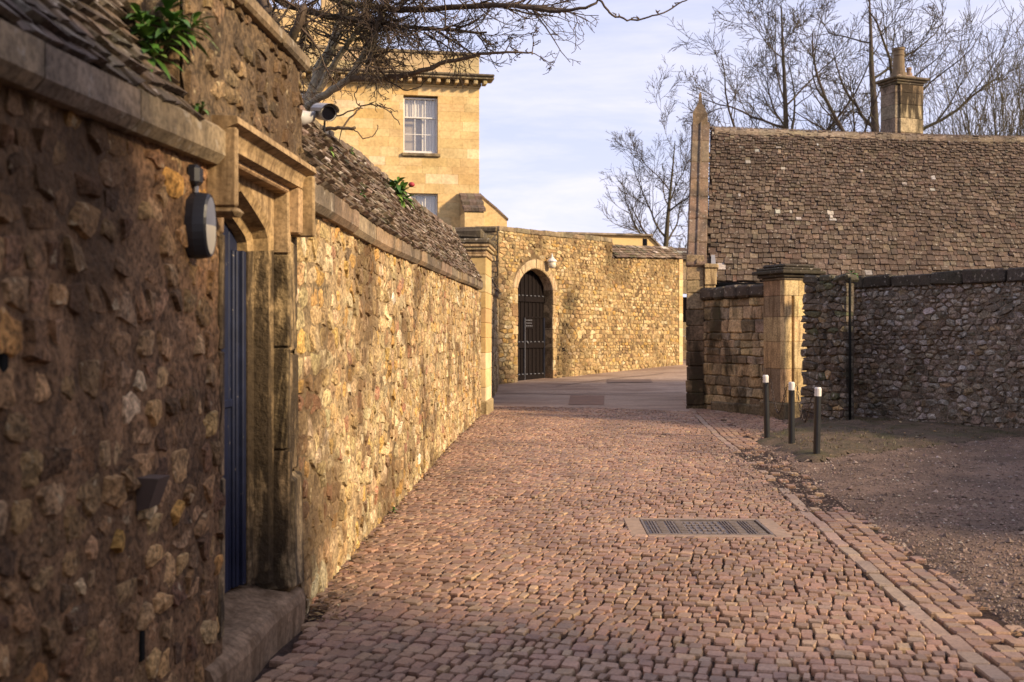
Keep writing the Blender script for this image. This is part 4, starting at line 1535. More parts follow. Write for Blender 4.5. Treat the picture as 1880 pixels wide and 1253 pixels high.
# buttresses at the house corner with tiled weatherings
bt = empty('corner_buttress', HF(.4, 3, .8), 'pair of stone buttresses with stepped tiled weatherings at the house corner', 'buttress')
for z0, z1 in lin and [(0, 1.6), (1.6, 3.2), (3.2, 4.4), (4.4, 5.05), (5.05, 5.72)]:
    obj('block', frame_box(HF, .02, .70, z0 + .002, z1 - .002, .01, 1.25, jitter((.58, .42, .21), .08), ch=.006), 'ashlar', bt)
obj('core', hexa([HF(.70, 5.72, .01), HF(.02, 5.72, .01), HF(.02, 5.72, 1.2), HF(.70, 5.72, 1.2), HF(.70, 6.42, .01), HF(.02, 6.42, .01), HF(.02, 6.42, .1), HF(.70, 6.42, .1)], (.3, .22, .12)), 'ashlar', bt)
for k in range(3):
    for j in range(3):
        a0 = -.02 + j * .25
        d0 = .04 + k * .40
        z0 = 6.46 - k * .25
        obj('tile', hexa([HF(a0 + .006, z0 - .03, d0), HF(a0 + .244, z0 - .03, d0), HF(a0 + .244, z0 - .22, d0 + .46), HF(a0 + .006, z0 - .22, d0 + .46),
                          HF(a0 + .006, z0 + .06, d0), HF(a0 + .244, z0 + .06, d0), HF(a0 + .244, z0 - .10, d0 + .48), HF(a0 + .006, z0 - .10, d0 + .48)], jitter((.15, .11, .085), .2)), 'slate', bt)
# second buttress, projecting to the right, seen from its side
side = [(0, 0), (-.98, 0), (-.98, 5.62), (-.90, 5.72), (-.55, 6.02), (-.30, 6.22), (-.04, 6.44), (0, 6.44)]
V = [HF(a - .001, z, -.55) for a, z in side] + [HF(a - .001, z, .02) for a, z in side]
k = len(side)
obj('raking_block', MB().add(V, [tuple(range(k)), tuple(range(2 * k - 1, k - 1, -1))] + [(i, (i + 1) % k, k + (i + 1) % k, k + i) for i in range(k)], (.58, .42, .21)), 'ashlar', bt)
for (a0, z0), (a1, z1) in (((-.02, 6.50), (-.32, 6.24)), ((-.30, 6.26), (-.60, 6.02)), ((-.58, 6.04), (-1.02, 5.64))):
    obj('tile', hexa([HF(a0, z0 - .04, -.6), HF(a1, z1 - .04, -.6), HF(a1, z1 - .04, .06), HF(a0, z0 - .04, .06), HF(a0, z0 + .03, -.6), HF(a1, z1 + .03, -.6), HF(a1, z1 + .03, .06), HF(a0, z0 + .03, .06)], (.2, .145, .1)), 'slate', bt)

# low pale building beyond the gate wall
BF, BL = wall_frame((2.6, 58.5), (8.0, 60.0))
fb = empty('low_building', BF(3, 0, 0), 'low pale yellow rendered building with thin roof edge beyond the gateway wall', 'building')
obj('wall', hexa([BF(0, 0, -6), BF(BL, 0, -6), BF(BL, 0, 0), BF(0, 0, 0), BF(0, 7.05, -6), BF(BL - .5, 7.05, -6), BF(BL - .5, 7.05, 0), BF(0, 7.05, 0)], (.6, .45, .22)), 'render', fb)
obj('gable_slope', hexa([BF(BL - .5, 0, -6), BF(BL + .35, 0, -6), BF(BL + .35, 0, -.01), BF(BL - .5, 0, -.01), BF(BL - .5, 7.05, -6), BF(BL + .35, 6.3, -6), BF(BL + .35, 6.3, -.01), BF(BL - .5, 7.05, -.01)], (.6, .45, .22)), 'render', fb)
obj('roof_edge', frame_box(BF, -.2, BL - .35, 7.051, 7.17, -6.2, .2, (.3, .24, .18), ch=.02), 'coping', fb)
obj('verge_board', hexa([BF(BL - .5, 7.06, -6.1), BF(BL + .5, 6.2, -6.1), BF(BL + .5, 6.2, .12), BF(BL - .5, 7.06, .12), BF(BL - .5, 7.16, -6.1), BF(BL + .5, 6.3, -6.1), BF(BL + .5, 6.3, .12), BF(BL - .5, 7.16, .12)], (.3, .24, .18)), 'coping', fb)
obj('window', frame_box(BF, 4.75, 5.0, 6.55, 6.92, -.02, .02), 'lens', fb)

# ================================================================== RIGHT-HAND BUILDING
# skewed plan: gable runs back along the lane, ridge runs to the right
E0 = Vector((4.12, 22.95, 0))                      # foot of the roof slope at the gable
rdir = Vector((1, .14, 0)).normalized()            # along the eaves
gdir = Vector((.20, 1, 0)).normalized()            # along the gable, away from the viewer
EZ, RZ, RUN = 2.72, 6.47, 3.30
RLEN = 14.0
def RF(u, s, h=0.0):
    """roof surface: u along eaves, s 0..1 from eaves to ridge, h off the slope"""
    up = Vector((0, -.75, .66))
    return tuple(E0 + rdir * u + gdir * (RUN * s) + Vector((0, 0, EZ + (RZ - EZ) * s)) + up * h)
sh = empty('tile_roofed_building', (9, 25, 0), 'long low building with steep stone tiled roof and gable parapet on the right', 'building')
tiles = []
TPAL_ = [(5, (.130, .090, .064)), (4, (.110, .075, .054)), (3, (.150, .107, .076)), (1.2, (.185, .137, .098)), (2, (.088, .060, .045)), (.25, (.22, .17, .115)), (.16, (.42, .38, .33)), (.3, (.15, .09, .062))]
TPAL = [(w_, tuple(q * .78 for q in c_)) for w_, c_ in TPAL_]
s = -.015
row = 0
while s < 1.0:
    rh = (.033 - .015 * s) * RND.uniform(.88, 1.12)                            # diminishing courses
    u = -.05 + RND.uniform(0, .1)
    while u < RLEN:
        w = RND.uniform(.07, .20) * (1.12 - .45 * s)
        u1 = min(u + w, RLEN)
        g_ = .006
        e = RND.uniform(-.007, .007)
        l0 = RND.uniform(.0, .022)
        th = RND.uniform(.018, .045)
        sag = .025 * math.sin(u * .5 + s * 2) + .012 * mnoise.noise(Vector((u * 1.3, s * 4, 0)))
        c8 = [RF(u + g_, s + e, .012 + l0 + sag), RF(u1 - g_, s + e + RND.uniform(-.004, .004), .012 + l0 + sag), RF(u1 - g_, s + rh * 1.7, -.005 + sag), RF(u + g_, s + rh * 1.7, -.005 + sag),
              RF(u + g_, s + e, .012 + l0 + th + sag), RF(u1 - g_, s + e, .012 + l0 + th + sag + RND.uniform(-.006, .006)), RF(u1 - g_, s + rh * 1.7, .010 + sag), RF(u + g_, s + rh * 1.7, .010 + sag)]
        tiles.append(hexa(c8, jitter(pick(TPAL), .22)))
        u = u1
    s += rh
    row += 1
pieces('roof_tile', tiles, 'roof_tile', sh, 'roof_fill', visible=lambda m: m.v[0][2] > 2.85)
bk = E0 + gdir * RUN * 2
obj('roof_bed', MB().add([RF(0, -.02, -.02), RF(RLEN, -.02, -.02), RF(RLEN, 1, -.02), RF(0, 1, -.02),
                          tuple(bk + Vector((0, 0, EZ))), tuple(bk + rdir * RLEN + Vector((0, 0, EZ)))], [(0, 1, 2, 3), (3, 2, 5, 4)], (.08, .055, .045)), 'roof_tile', sh)
# ridge tiles
u = .1
while u < RLEN:
    w = RND.uniform(.28, .42)
    sag = .025 * math.sin(u * .5 + 2)
    V = []
    for uu in (u + .004, min(u + w, RLEN) - .004):
        base = Vector(RF(uu, 1, sag))
        for dy, dz in ((-.17, -.17), (-.10, -.02), (0, .06), (.12, .0), (.2, -.2)):
            V.append(tuple(base + gdir * dy + Vector((0, 0, dz + RND.uniform(-.006, .006)))))
    obj('ridge_tile', MB().add(V, [(i, i + 1, 5 + i + 1, 5 + i) for i in range(4)] + [(0, 1, 2, 3, 4), (9, 8, 7, 6, 5)], jitter((.19, .145, .10), .25)), 'roof_tile', sh)
    u += w
# gable wall with raking coping
def GG(s, z, w):
    """gable frame: s metres back from the front corner, z up, w outwards to the right"""
    return tuple(E0 - rdir * .42 + gdir * (s - .12) + rdir * w + Vector((0, 0, z)))
prof_g = [(0, -.2), (0, 2.95), (RUN + .12, 6.60), (2 * RUN + .24, 2.95), (2 * RUN + .24, -.2)]
V = [GG(a, z, 0) for a, z in prof_g] + [GG(a, z, .34) for a, z in prof_g]
obj('gable_core', MB().add(V, [(4, 3, 2, 1, 0), (5, 6, 7, 8, 9)] + [(i, (i + 1) % 5, 5 + (i + 1) % 5, 5 + i) for i in range(5)], (.2, .14, .085)), 'old_ashlar', sh)
# quoins on the front end of the gable wall
z = -.15
while z < 3.0:
    h = RND.uniform(.2, .36)
    obj('quoin', frame_box(GG, -.02 - RND.uniform(0, .025), .3, z + .004, z + h - .004, -.03 - RND.uniform(0, .02), .355, jitter(pick([(2, (.19, .13, .076)), (1, (.27, .19, .105)), (1.5, (.13, .09, .055))]), .15), ch=.018, jit=.008), 'old_ashlar', sh)
    z += h
# raking coping slabs on the front slope: tilted boxes
sl_len = math.hypot(RUN + .12, 6.60 - 2.95)
dirv = (gdir * (RUN + .12) + Vector((0, 0, 6.60 - 2.95))).normalized()
nrm = rdir.cross(dirv).normalized()
if nrm.z < 0: nrm = -nrm
k0 = Vector(GG(0, 2.95, 0))
def KF(a, b, c): return tuple(k0 + dirv * a + rdir * b + nrm * c)
a = .0
while a < sl_len - .05:
    a1 = min(sl_len, a + RND.uniform(.55, .85))
    if sl_len - a1 < .3: a1 = sl_len
    obj('raking_coping', frame_box(KF, a + .004, a1 - .004, -.05, .38, .002, .11, jitter((.17, .115, .075), .15), ch=.02, jit=.006), 'coping', sh)
    obj('coping_roll', frame_box(KF, a + .004, a1 - .004, .13, .19, .111, .15, jitter((.15, .105, .07), .15), ch=.018), 'coping', sh)
    a = a1
ap = Vector(GG(RUN + .12, 6.60, .17))
fin = sub_empty('finial', ap, sh)
V = []
for w_, z in ((.2, -.25), (.21, .14), (.22, .24), (.14, .38), (.065, .52), (.035, .64), (.045, .69), (.02, .78)):
    for sx, sy in ((-1, -1), (1, -1), (1, 1), (-1, 1)):
        V.append(tuple(ap + rdir * sx * w_ * .85 + gdir * sy * w_ * .8 + Vector((0, 0, z))))
obj('finial_stone', MB().add(V, [(4 * r + i, 4 * r + (i + 1) % 4, 4 * r + 4 + (i + 1) % 4, 4 * r + 4 + i) for r in range(7) for i in range(4)] + [(28, 29, 30, 31)], (.2, .14, .085)), 'coping', fin)
# kneeler at the foot of the coping
for (b0, b1, c0, c1, z0, z1, t) in ((.36, .62, -.10, .30, 2.60, 2.95, (.40, .29, .155)), (.36, .66, -.14, .30, 2.952, 3.04, (.33, .24, .13)), (.36, .60, -.06, .30, 2.30, 2.598, (.38, .27, .14))):
    obj('kneeler', frame_box(lambda a, b, c: GG(a, c, b), c0, c1, b0, b1, z0, z1, t, ch=.015), 'dressed', sh)
# front wall below the eaves
obj('front_wall', hexa([tuple(E0 + gdir * .45 + Vector((0, 0, -.2))), tuple(E0 + rdir * RLEN + gdir * .45 + Vector((0, 0, -.2))), tuple(E0 + rdir * RLEN + gdir * .8 + Vector((0, 0, -.2))), tuple(E0 + gdir * .8 + Vector((0, 0, -.2))),
                        tuple(E0 + gdir * .45 + Vector((0, 0, 3.0))), tuple(E0 + rdir * RLEN + gdir * .45 + Vector((0, 0, 3.0))), tuple(E0 + rdir * RLEN + gdir * .8 + Vector((0, 0, 3.2))), tuple(E0 + gdir * .8 + Vector((0, 0, 3.2)))], (.3, .21, .12)), 'old_ashlar', sh)
gt = MB()
tube(gt, [RF(.2, -.035, .0), RF(6, -.035, .0), RF(RLEN, -.035, 0)], [.065, .065, .065], 10)
obj('gutter', gt, 'gutter', sh, smooth=True)
obj('lead_flashing', hexa([RF(.06, .0, .05), RF(.20, .0, .05), RF(.14, .13, .05), RF(.06, .13, .05), RF(.06, .0, .10), RF(.20, .0, .10), RF(.14, .13, .09), RF(.06, .13, .09)]), 'lead', sh)

# chimney behind the ridge
cb = E0 + rdir * 5.02 + gdir * (RUN + .75)
chm = sub_empty('chimney', cb + Vector((0, 0, 5.8)), sh)
cr = Vector((.93, .36, 0)).normalized(); cg = Vector((-.36, .93, 0))
def CHF(a, b, c): return tuple(cb + cr * a + cg * b + Vector((0, 0, c)))
z = 5.6
for h in (.32, .34, .38, .36, .34, .30, .20):
    obj('block', frame_box(CHF, -.30, .42, -.30, .30, z + .003, z + h - .003, jitter(pick([(2, (.36, .27, .16)), (1, (.2, .145, .09)), (1, (.43, .33, .2))]), .15), ch=.006), 'worn' if z > 6.9 else 'old_ashlar', chm)
    obj('block', frame_box(CHF, -.42, -.302, -.24, .30, z + .003, z + h - .003, jitter((.22, .17, .12), .1), ch=.006), 'old_ashlar', chm)
    z += h
for e, h in ((.02, .06), (.06, .06), (.11, .07)):
    obj('cap', frame_box(CHF, -.42 - e, .42 + e, -.30 - e, .30 + e, z + .001, z + h - .001, jitter((.13, .1, .065), .1), ch=.02), 'coping', chm)
    z += h
obj('flaunching', frame_box(CHF, -.30, .28, -.22, .22, z, z + .08, (.3, .22, .13), ch=.04), 'concrete', chm)
pc = CHF(-.10, 0, z + .06)
obj('pot', lathe(MB(), [(.21, 0), (.20, .09), (.165, .10), (.15, .22), (.132, .52), (.143, .535), (.143, .56), (.132, .575), (.13, .66), (.147, .67), (.145, .73), (.11, .73)], pc, 18, (.36, .21, .1)), 'clay', chm, smooth=False)
pc = CHF(.22, 0, z + .06)
obj('cowl', lathe(MB(), [(.09, 0), (.085, .12), (.05, .13), (.05, .2), (.075, .22), (.06, .27)], pc, 12), 'concrete', chm)

# ================================================================== LOW WALL AND GATE PIER
LF, LL = wall_frame((4.90, 20.85), (3.98, 22.85), -1)
lo = empty('low_wall', LF(LL / 2, 0, 0), 'weathered squared stone wall with dark coping between gable and gate pier', 'wall')
obj('wall_core', frame_box(LF, 0, LL, -.2, 2.28, -.4, -.04, (.15, .11, .07)), 'old_ashlar', lo)
OPAL = [(3, (.27, .195, .115)), (2, (.34, .245, .14)), (2, (.18, .13, .08)), (1.5, (.44, .325, .18)), (1, (.28, .215, .15))]
z = -.15
while z < 2.26:
    h = min(RND.uniform(.13, .28), 2.28 - z)
    if 2.28 - z - h < .12: h = 2.28 - z
    u = 0
    while u < LL:
        w = RND.uniform(.18, .5)
        u1 = min(LL, u + w)
        if LL - u1 < .12: u1 = LL
        obj('block', frame_box(LF, u + .005, u1 - .005, z + .005, z + h - .005, -.2, RND.uniform(-.02, .018), jitter(pick(OPAL), .2), ch=.02, jit=.016), 'old_ashlar', lo)
        u = u1
    z += h
u = 0
while u < LL:
    u1 = min(LL, u + RND.uniform(.35, .6))
    if LL - u1 < .2: u1 = LL
    obj('coping_stone', frame_box(LF, u + .005, u1 - .005, 2.29, 2.53 + RND.uniform(-.01, .02), -.46, .09, jitter((.07, .055, .04), .2), ch=.04, jit=.012), 'coping', lo)
    u = u1
obj('plinth', frame_box(LF, 0, LL - .4, -.2, .20, -.3, .07, (.14, .11, .07), ch=.03, jit=.01), 'old_ashlar', lo)

pf_, _ = wall_frame((5.00, 20.0), (5.62, 20.28))
gp = empty('gate_pier', pf_(.3, 0, -.3), 'square smooth sandstone gate pier with dark moulded cap and upright groove', 'pier')
z = .30
PPAL = [(3, (.52, .37, .18)), (2, (.56, .41, .21)), (1, (.46, .31, .14))]
PW = .68
GRV = (.17, .225)
for h in (.62, .50, .46, .39, .29):
    for a0, a1 in ((0, GRV[0]), (GRV[1], PW)):
        top_h = z + h
        if z > 2.25:
            break
        obj('block', frame_box(pf_, a0 + (.002 if a0 else 0), a1, z + .002, z + h - .002, -.12, 0, jitter(pick(PPAL), .06), ch=.006), 'dressed', gp)
    if z > 2.25:
        obj('block', frame_box(pf_, 0, .33, z + .002, z + h - .002, -.12, 0, jitter(pick(PPAL), .06), ch=.006), 'dressed', gp)
        obj('block', frame_box(pf_, .334, PW, z + .002, z + h - .002, -.12, 0, jitter(pick(PPAL), .06), ch=.006), 'dressed', gp)
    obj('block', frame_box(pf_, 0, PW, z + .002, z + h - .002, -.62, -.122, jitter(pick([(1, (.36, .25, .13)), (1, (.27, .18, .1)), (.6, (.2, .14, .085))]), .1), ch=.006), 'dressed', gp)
    z += h
obj('groove_back', frame_box(pf_, GRV[0] - .01, GRV[1] + .01, .3, 2.27, -.13, -.06, (.3, .2, .11)), 'dressed', gp)
obj('plinth', frame_box(pf_, -.06, PW + .05, -.15, .298, -.68, .06, (.16, .12, .07), ch=.025), 'old_ashlar', gp)
for e, h, t in ((.03, .05, .2), (.09, .06, .055), (.16, .07, .045), (.10, .05, .045)):
    obj('cap_mould', frame_box(pf_, -e, PW + e, z + .001, z + h - .001, -.62 - e, e, (t, t * .78, t * .52), ch=.015), 'coping', gp)
    z += h
obj('cap_top', frame_box(pf_, -.02, PW + .02, z, z + .07, -.64, .02, (.045, .036, .026), ch=.03), 'coping', gp)
obj('hinge_pin', frame_box(pf_, .50, .535, 1.86, 1.95, 0, .04, ch=.008), 'iron', gp)

# ================================================================== RIGHT RUBBLE WALL
RA, RB = (5.95, 19.4), (11.6, 11.15)
RWF, RWL = wall_frame(RA, RB)
rr = empty('rubble_wall', RWF(2, 0, 0), 'grey brown rubble wall with dark stone coping bordering the gravel yard', 'wall')
UV = 7.0
o = sheet(RWF, lin(-.02, UV, .05), lin(-.15, 2.40, .05), .012, (.21, .168, .128), amp=.016, freq=8)
obj('mortar', o, 'mortar', rr, smooth=True)
obj('wall_core', frame_box(RWF, 0, RWL, -.2, 2.40, -.22, -.03, (.12, .1, .08)), 'mortar', rr)
RPAL = [(4, (.25, .20, .155)), (3, (.20, .16, .122)), (2, (.31, .265, .22)), (1, (.38, .34, .30)), (1, (.28, .20, .125)), (.7, (.14, .11, .085))]
rs = []
for poly, c, A in cells(-.02, UV, -.1, 2.36, .14, .085, .5):
    rs.append(stone(poly, c, RWF, RND.uniform(.006, .03), RND.uniform(.02, .06), jitter(pick(RPAL), .22), rough=.35))
pieces('stone', rs, 'grey_rubble', rr, 'rubble_fill')
u = -.15
while u < UV:
    w = RND.uniform(.35, .8)
    obj('coping_stone', frame_box(RWF, u + .004, u + w - .004, 2.36, 2.57 + RND.uniform(-.012, .02), -.27, .08 + RND.uniform(-.012, .02), jitter((.05, .041, .03), .25), ch=.022, jit=.014), 'coping', rr)
    u += w

# ragged stub that ends it beside the gateway
SA, SB = (5.12, 18.95), (5.57, 18.15)
STF, STL = wall_frame(SA, SB)
sb = empty('wall_stub', STF(.4, 0, 0), 'ragged dark rubble wall end standing beside the smooth gate pier', 'wall')
obj('wall_core', frame_box(STF, .05, STL - .02, -.2, 2.42, -.20, -.03, (.10, .08, .06)), 'mortar', sb)
obj('mortar', sheet(STF, lin(.03, STL, .08), lin(-.15, 2.42, .08), .0, (.11, .09, .065), amp=.016, freq=8), 'mortar', sb, smooth=True)
rs = []
SPAL = [(4, (.14, .115, .085)), (3, (.10, .08, .062)), (2, (.20, .165, .125)), (.6, (.34, .25, .13)), (1, (.09, .09, .05))]
for poly, c, A in cells(-.02, STL, -.1, 2.46, .17, .10, .5):
    q = [(p[0] - (.08 * (1 - c[1] / 2.4) + RND.uniform(0, .07) if p[0] < .06 else 0), p[1]) for p in poly]
    rs.append(stone(q, c, STF, .014, RND.uniform(.02, .06), jitter(pick(SPAL), .22), rough=.35, base=-.16))
EF, EL = wall_frame((5.12 + .165, 18.95 + .113), SA)
for poly, c, A in cells(0, EL, -.1, 2.46, .16, .10, .5):
    rs.append(stone(poly, c, EF, .014, RND.uniform(.02, .06), jitter(pick(SPAL), .22), rough=.2))
pieces('stone', rs, 'grey_rubble', sb, 'rubble_fill')
for k in range(3):
    obj('coping_stone', frame_box(STF, -.04 + k * .34, .28 + k * .34, 2.43, 2.56 + RND.uniform(-.02, .03), -.26, .05, jitter((.08, .07, .045), .2), ch=.035, jit=.02), 'coping', sb)
obj('shadow_gap', tube(MB(), [STF(STL + .06, -.05, -.02), STF(STL + .06, 1.2, -.02), STF(STL + .06, 2.5, -.02)], [.022, .022, .022], 10), 'gutter', sb, smooth=True)  # black rod drawn in place of the dark shadow gap beside the stub

# stone slab lying on the coping behind (small dark blocks above the wall)
# ---------------------------------------------------------------- verge of earth along the wall foot
vx, vy = lin(3.3, 12.5, .1), lin(8.0, 19.3, .1)
def verge_d(x, y):
    """distance to the wall foot line, negative outside"""
    n = Vector((-.826, -.565))
    d = (x - RA[0]) * n.x + (y - RA[1]) * n.y
    return d
def verge_h(x, y):
    d = verge_d(x, y)
    f = np.interp(x, [3.4, 3.7, 4.2, 5.0, 5.7, 7.5, 9, 11, 13], [13.1, 13.0, 13.5, 14.3, 14.9, 15.9, 13.6, 11.0, 8.6]) + .45 * mnoise.noise(Vector((x * 1.1, y * .6, 0))) + .15 * mnoise.noise(Vector((x * 4, y * 3, 1)))
    g = np.interp(y, [13, 15.5, 16.5, 17.5, 18.6, 19.6], [3.50, 3.52, 3.75, 4.5, 4.75, 4.85]) + .12 * mnoise.noise(Vector((x * 3, y * 2.2, 4)))
    t = min((y - f) / 1.1, (x - g) / .6)
    if t <= 0 or d < -.2:
        return None
    return .010 + .075 * min(1, t) ** .7 + .030 * mnoise.noise(Vector((x * 3, y * 3, 2))) + .016 * mnoise.noise(Vector((x * 11, y * 11, 2)))
mb = MB(); V = []; okv = {}
for j, y in enumerate(vy):
    for i, x in enumerate(vx):
        h = verge_h(x, y)
        okv[i, j] = h
        V.append((x, y, (yardz(x, y) if x > Xk(y) + .4 else .02) + (h if h is not None else -.03)))
nx = len(vx)
F = [(j * nx + i, j * nx + i + 1, (j + 1) * nx + i + 1, (j + 1) * nx + i) for j in range(len(vy) - 1) for i in range(nx - 1)
     if sum(okv[i + a, j + b] is not None for a, b in ((0, 0), (1, 0), (1, 1), (0, 1))) >= 2 and (vx[i] > Xk(vy[j]) + .4)]
mb.add(V, F, (.105, .074, .05))
tag(obj('verge', mb, 'earth', smooth=True, origin=(6, 16, 0)), kind='structure')
def vz(x, y):
    h = verge_h(x, y)
    return (yardz(x, y) if x > Xk(y) + .4 else .02) + (h if h is not None else 0)

# moss and short grass tufts on the verge
gb = MB()
for i in range(5200):
    x, y = RND.uniform(3.4, 9), RND.uniform(12.5, 19)
    h = verge_h(x, y)
    if h is None or mnoise.noise(Vector((x * .9, y * .9, 5))) < -.05 or x < Xk(y) + .8:
        continue
    z = vz(x, y)
    a = RND.uniform(0, 6.28)
    hh = RND.uniform(.012, .045)
    w = .006
    dx, dy = math.cos(a), math.sin(a)
    lx, ly = RND.uniform(-.02, .02), RND.uniform(-.02, .02)
    gb.add([(x - dx * w, y - dy * w, z - .004), (x + dx * w, y + dy * w, z - .004), (x + lx, y + ly, z + hh)], [(0, 1, 2)], jitter(pick([(3, (.07, .07, .026)), (2, (.11, .085, .042)), (1, (.14, .11, .05))]), .3))
tag(obj('verge_grass', gb, 'leaf', origin=(6, 16, 0)), label='thin mossy grass on the earth verge below the rubble wall', category='grass', kind='stuff')
# fallen leaves and grit along the foot of the walls
lt = MB()
LPAL = [(3, (.16, .095, .045)), (2, (.10, .062, .035)), (1.2, (.30, .20, .09)), (.5, (.42, .33, .2)), (1, (.07, .05, .035))]
def leaf_quad(x, y, z, s, tint):
    a = RND.uniform(0, 6.28)
    ux, uy = math.cos(a) * s, math.sin(a) * s
    t1, t2 = RND.uniform(-.4, .4) * s, RND.uniform(0, .6) * s
    lt.add([(x - ux, y - uy, z), (x + uy * .45, y - ux * .45, z + t2), (x + ux, y + uy, z + abs(t1)), (x - uy * .45, y + ux * .45, z + t2 * .5)], [(0, 1, 2), (0, 2, 3)], tint)
for i in range(900):
    x, y = RND.uniform(3.4, 8.5), RND.uniform(11, 19)
    h = verge_h(x, y)
    if h is None or x < Xk(y) + .8: continue
    leaf_quad(x, y, vz(x, y) + .006, RND.uniform(.012, .035), jitter(pick(LPAL), .3))
for i in range(700):
    y = 5.7 + 15 * RND.random() ** 2
    x = Xw(y) + .03 + abs(RND.gauss(0, .07)) * (1.4 if y < 8 else .6)
    leaf_quad(x, y, undul(x, y) + .022, RND.uniform(.008, .026), jitter(pick(LPAL), .3))
for i in range(220):
    y = 4 + 18 * RND.random(); x = RND.uniform(Xw(y), Xk(y) + 3)
    leaf_quad(x, y, undul(x, y) + .03, RND.uniform(.006, .016), jitter(pick(LPAL), .3))
for x, y in ((6.1, 14.0), (7.4, 13.4), (8.0, 15.3)):
    leaf_quad(x, y, vz(x, y) + .02, .05, (.6, .5, .36))
tag(obj('leaf_litter', lt, 'litter', origin=(0, 8, 0)), label='dry brown leaves strewn along the foot of the walls', category='leaves', kind='stuff')

# ---------------------------------------------------------------- bollards
BOL = [(3.76, 16.05, .92, 'tall black bollard with white cap nearest the smooth gate pier', -.025),
       (3.76, 14.65, .83, 'black bollard with white cap standing second of three on the earth verge', .0),
       (3.78, 13.52, .82, 'black bollard with white cap at the gravel end of the row of three', .02)]
tops = []
for x, y, h, lab, lean in BOL:
    b = empty('bollard', (x, y, vz(x, y) - .03), lab, 'bollard', 'chained bollards on the verge')
    z0 = vz(x, y) - .06
    def tp(z): return (x + lean * (z - z0), y, z)
    r = .042
    obj('post', tube(MB(), [tp(z0), tp(z0 + .06 + (h - .11) * .5), tp(z0 + .06 + h - .11)], [r * 1.04, r, r], 14), 'black_paint', b, smooth=False)
    obj('white_cap', tube(MB(), [tp(z0 + .06 + h - .11), tp(z0 + .06 + h - .02), tp(z0 + .06 + h)], [r * 1.03, r * 1.03, r * .8], 14), 'white', b, smooth=False)
    c = tp(z0 + .06 + h - .05)
    for s in (-1, 1):
        ring = [(c[0] + s * r * .9 + s * .022 * math.cos(q), c[1], c[2] + .022 * math.sin(q)) for q in [2 * math.pi * k / 8 for k in range(9)]]
        obj('eye_ring', tube(MB(), ring, [.006] * 9, 5, cap=False), 'rust', b)
    tops.append(c)
obj('chain_stop', tube(MB(), [(3.70, 16.06, 1.0), (3.70, 16.06, 1.09)], [.012, .012], 6), 'rust', bpy.data.objects['bollard'])

def chain(p, q, sag, lab):
    e = empty('chain', p, lab, 'chain', 'chains between the bollards')
    p, q = Vector(p), Vector(q)
    n = int((q - p).length / .045)
    for i in range(n):
        t = (i + .5) / n
        c = p.lerp(q, t) - Vector((0, 0, sag * 4 * t * (1 - t)))
        d = (q - p) / n - Vector((0, 0, sag * 4 * (1 - 2 * t) / n))
        d.normalize()
        s = Vector((1, 0, 0)) if i % 2 else d.cross(Vector((1, 0, 0))).normalized()
        s = (s - d * s.dot(d)).normalized()
        ring = [c + d * .032 * math.cos(a) + s * .016 * math.sin(a) for a in [2 * math.pi * k / 8 for k in range(9)]]
        obj('link', tube(MB(), ring, [.005] * 9, 4, cap=False), 'rust', e)
chain((tops[0][0] + .07, tops[0][1] - .02, tops[0][2]), (tops[1][0] - .07, tops[1][1] + .02, tops[1][2] - .02), .42, 'rusty chain sagging from the tall bollard to the second bollard')
chain((tops[1][0] + .07, tops[1][1] - .02, tops[1][2]), (tops[2][0] - .07, tops[2][1] + .02, tops[2][2] - .02), .42, 'rusty chain sagging between second bollard and the gravel end bollard')

# ================================================================== UNSEEN BLOCKS ADDED BESIDE THE VIEWER AS SHADE CASTERS (they shade the near wall and the yard)
e1, e2 = SUN_TO.copy(), Vector((-SUN_TO.y, SUN_TO.x, 0))
def QF(a, p, z): return tuple(e1 * a + e2 * p + Vector((0, 0, z)))
nh = empty('house_shade_caster', QF(9, 1, 0), 'added unseen gabled shade caster beside the yard behind the viewpoint', 'house')  # added out of view, roof shaped to shade the near wall
A0, A1, P0, PR, P1 = 5.0, 15.0, -5.8, -.2, 5.3
EZ2, RZ2 = 4.2, 7.8
obj('wall', frame_box(QF, A0 + .15, A1 - .15, P0 + .2, P1 - .2, -.1, EZ2 - .02, (.35, .26, .15), ch=.02), 'old_ashlar', nh)
V = [QF(A0 + .15, P0 + .2, EZ2 - .05), QF(A0 + .15, PR, RZ2 - .15), QF(A0 + .15, P1 - .2, EZ2 - .05)]
V += [QF(A1 - .15, P0 + .2, EZ2 - .05), QF(A1 - .15, PR, RZ2 - .15), QF(A1 - .15, P1 - .2, EZ2 - .05)]
obj('gable', MB().add(V, [(0, 1, 2), (5, 4, 3), (0, 3, 4, 1), (1, 4, 5, 2)], (.35, .26, .15)), 'old_ashlar', nh)
for p0, p1 in ((P0, PR), (P1, PR)):
    obj('roof', hexa([QF(A0, p0, EZ2 - .1), QF(A1, p0, EZ2 - .1), QF(A1, p1, RZ2 - .1), QF(A0, p1, RZ2 - .1), QF(A0, p0, EZ2), QF(A1, p0, EZ2), QF(A1, p1, RZ2), QF(A0, p1, RZ2)], (.15, .1, .075)), 'roof_tile', nh)
for pv in (-2.5, .0, 2.6):
    w_ = obj('window', frame_box(QF, A0 + .10, A0 + .16, pv, pv + 1.0, 1.0, 2.3), 'lens', nh)
    obj('sill', frame_box(QF, A0 + .02, A0 + .16, pv - .1, pv + 1.1, .9, .99, (.3, .25, .18)), 'coping', w_)
bn = empty('yard_shade_caster', QF(10, 12.5, 0), 'added unseen flat topped shade caster along the side of the yard', 'building')  # added out of view, height set to shade the yard
obj('wall', frame_box(QF, 7.2, 11, 9.0, 16.6, -.1, 3.6, (.3, .22, .13), ch=.02), 'old_ashlar', bn)
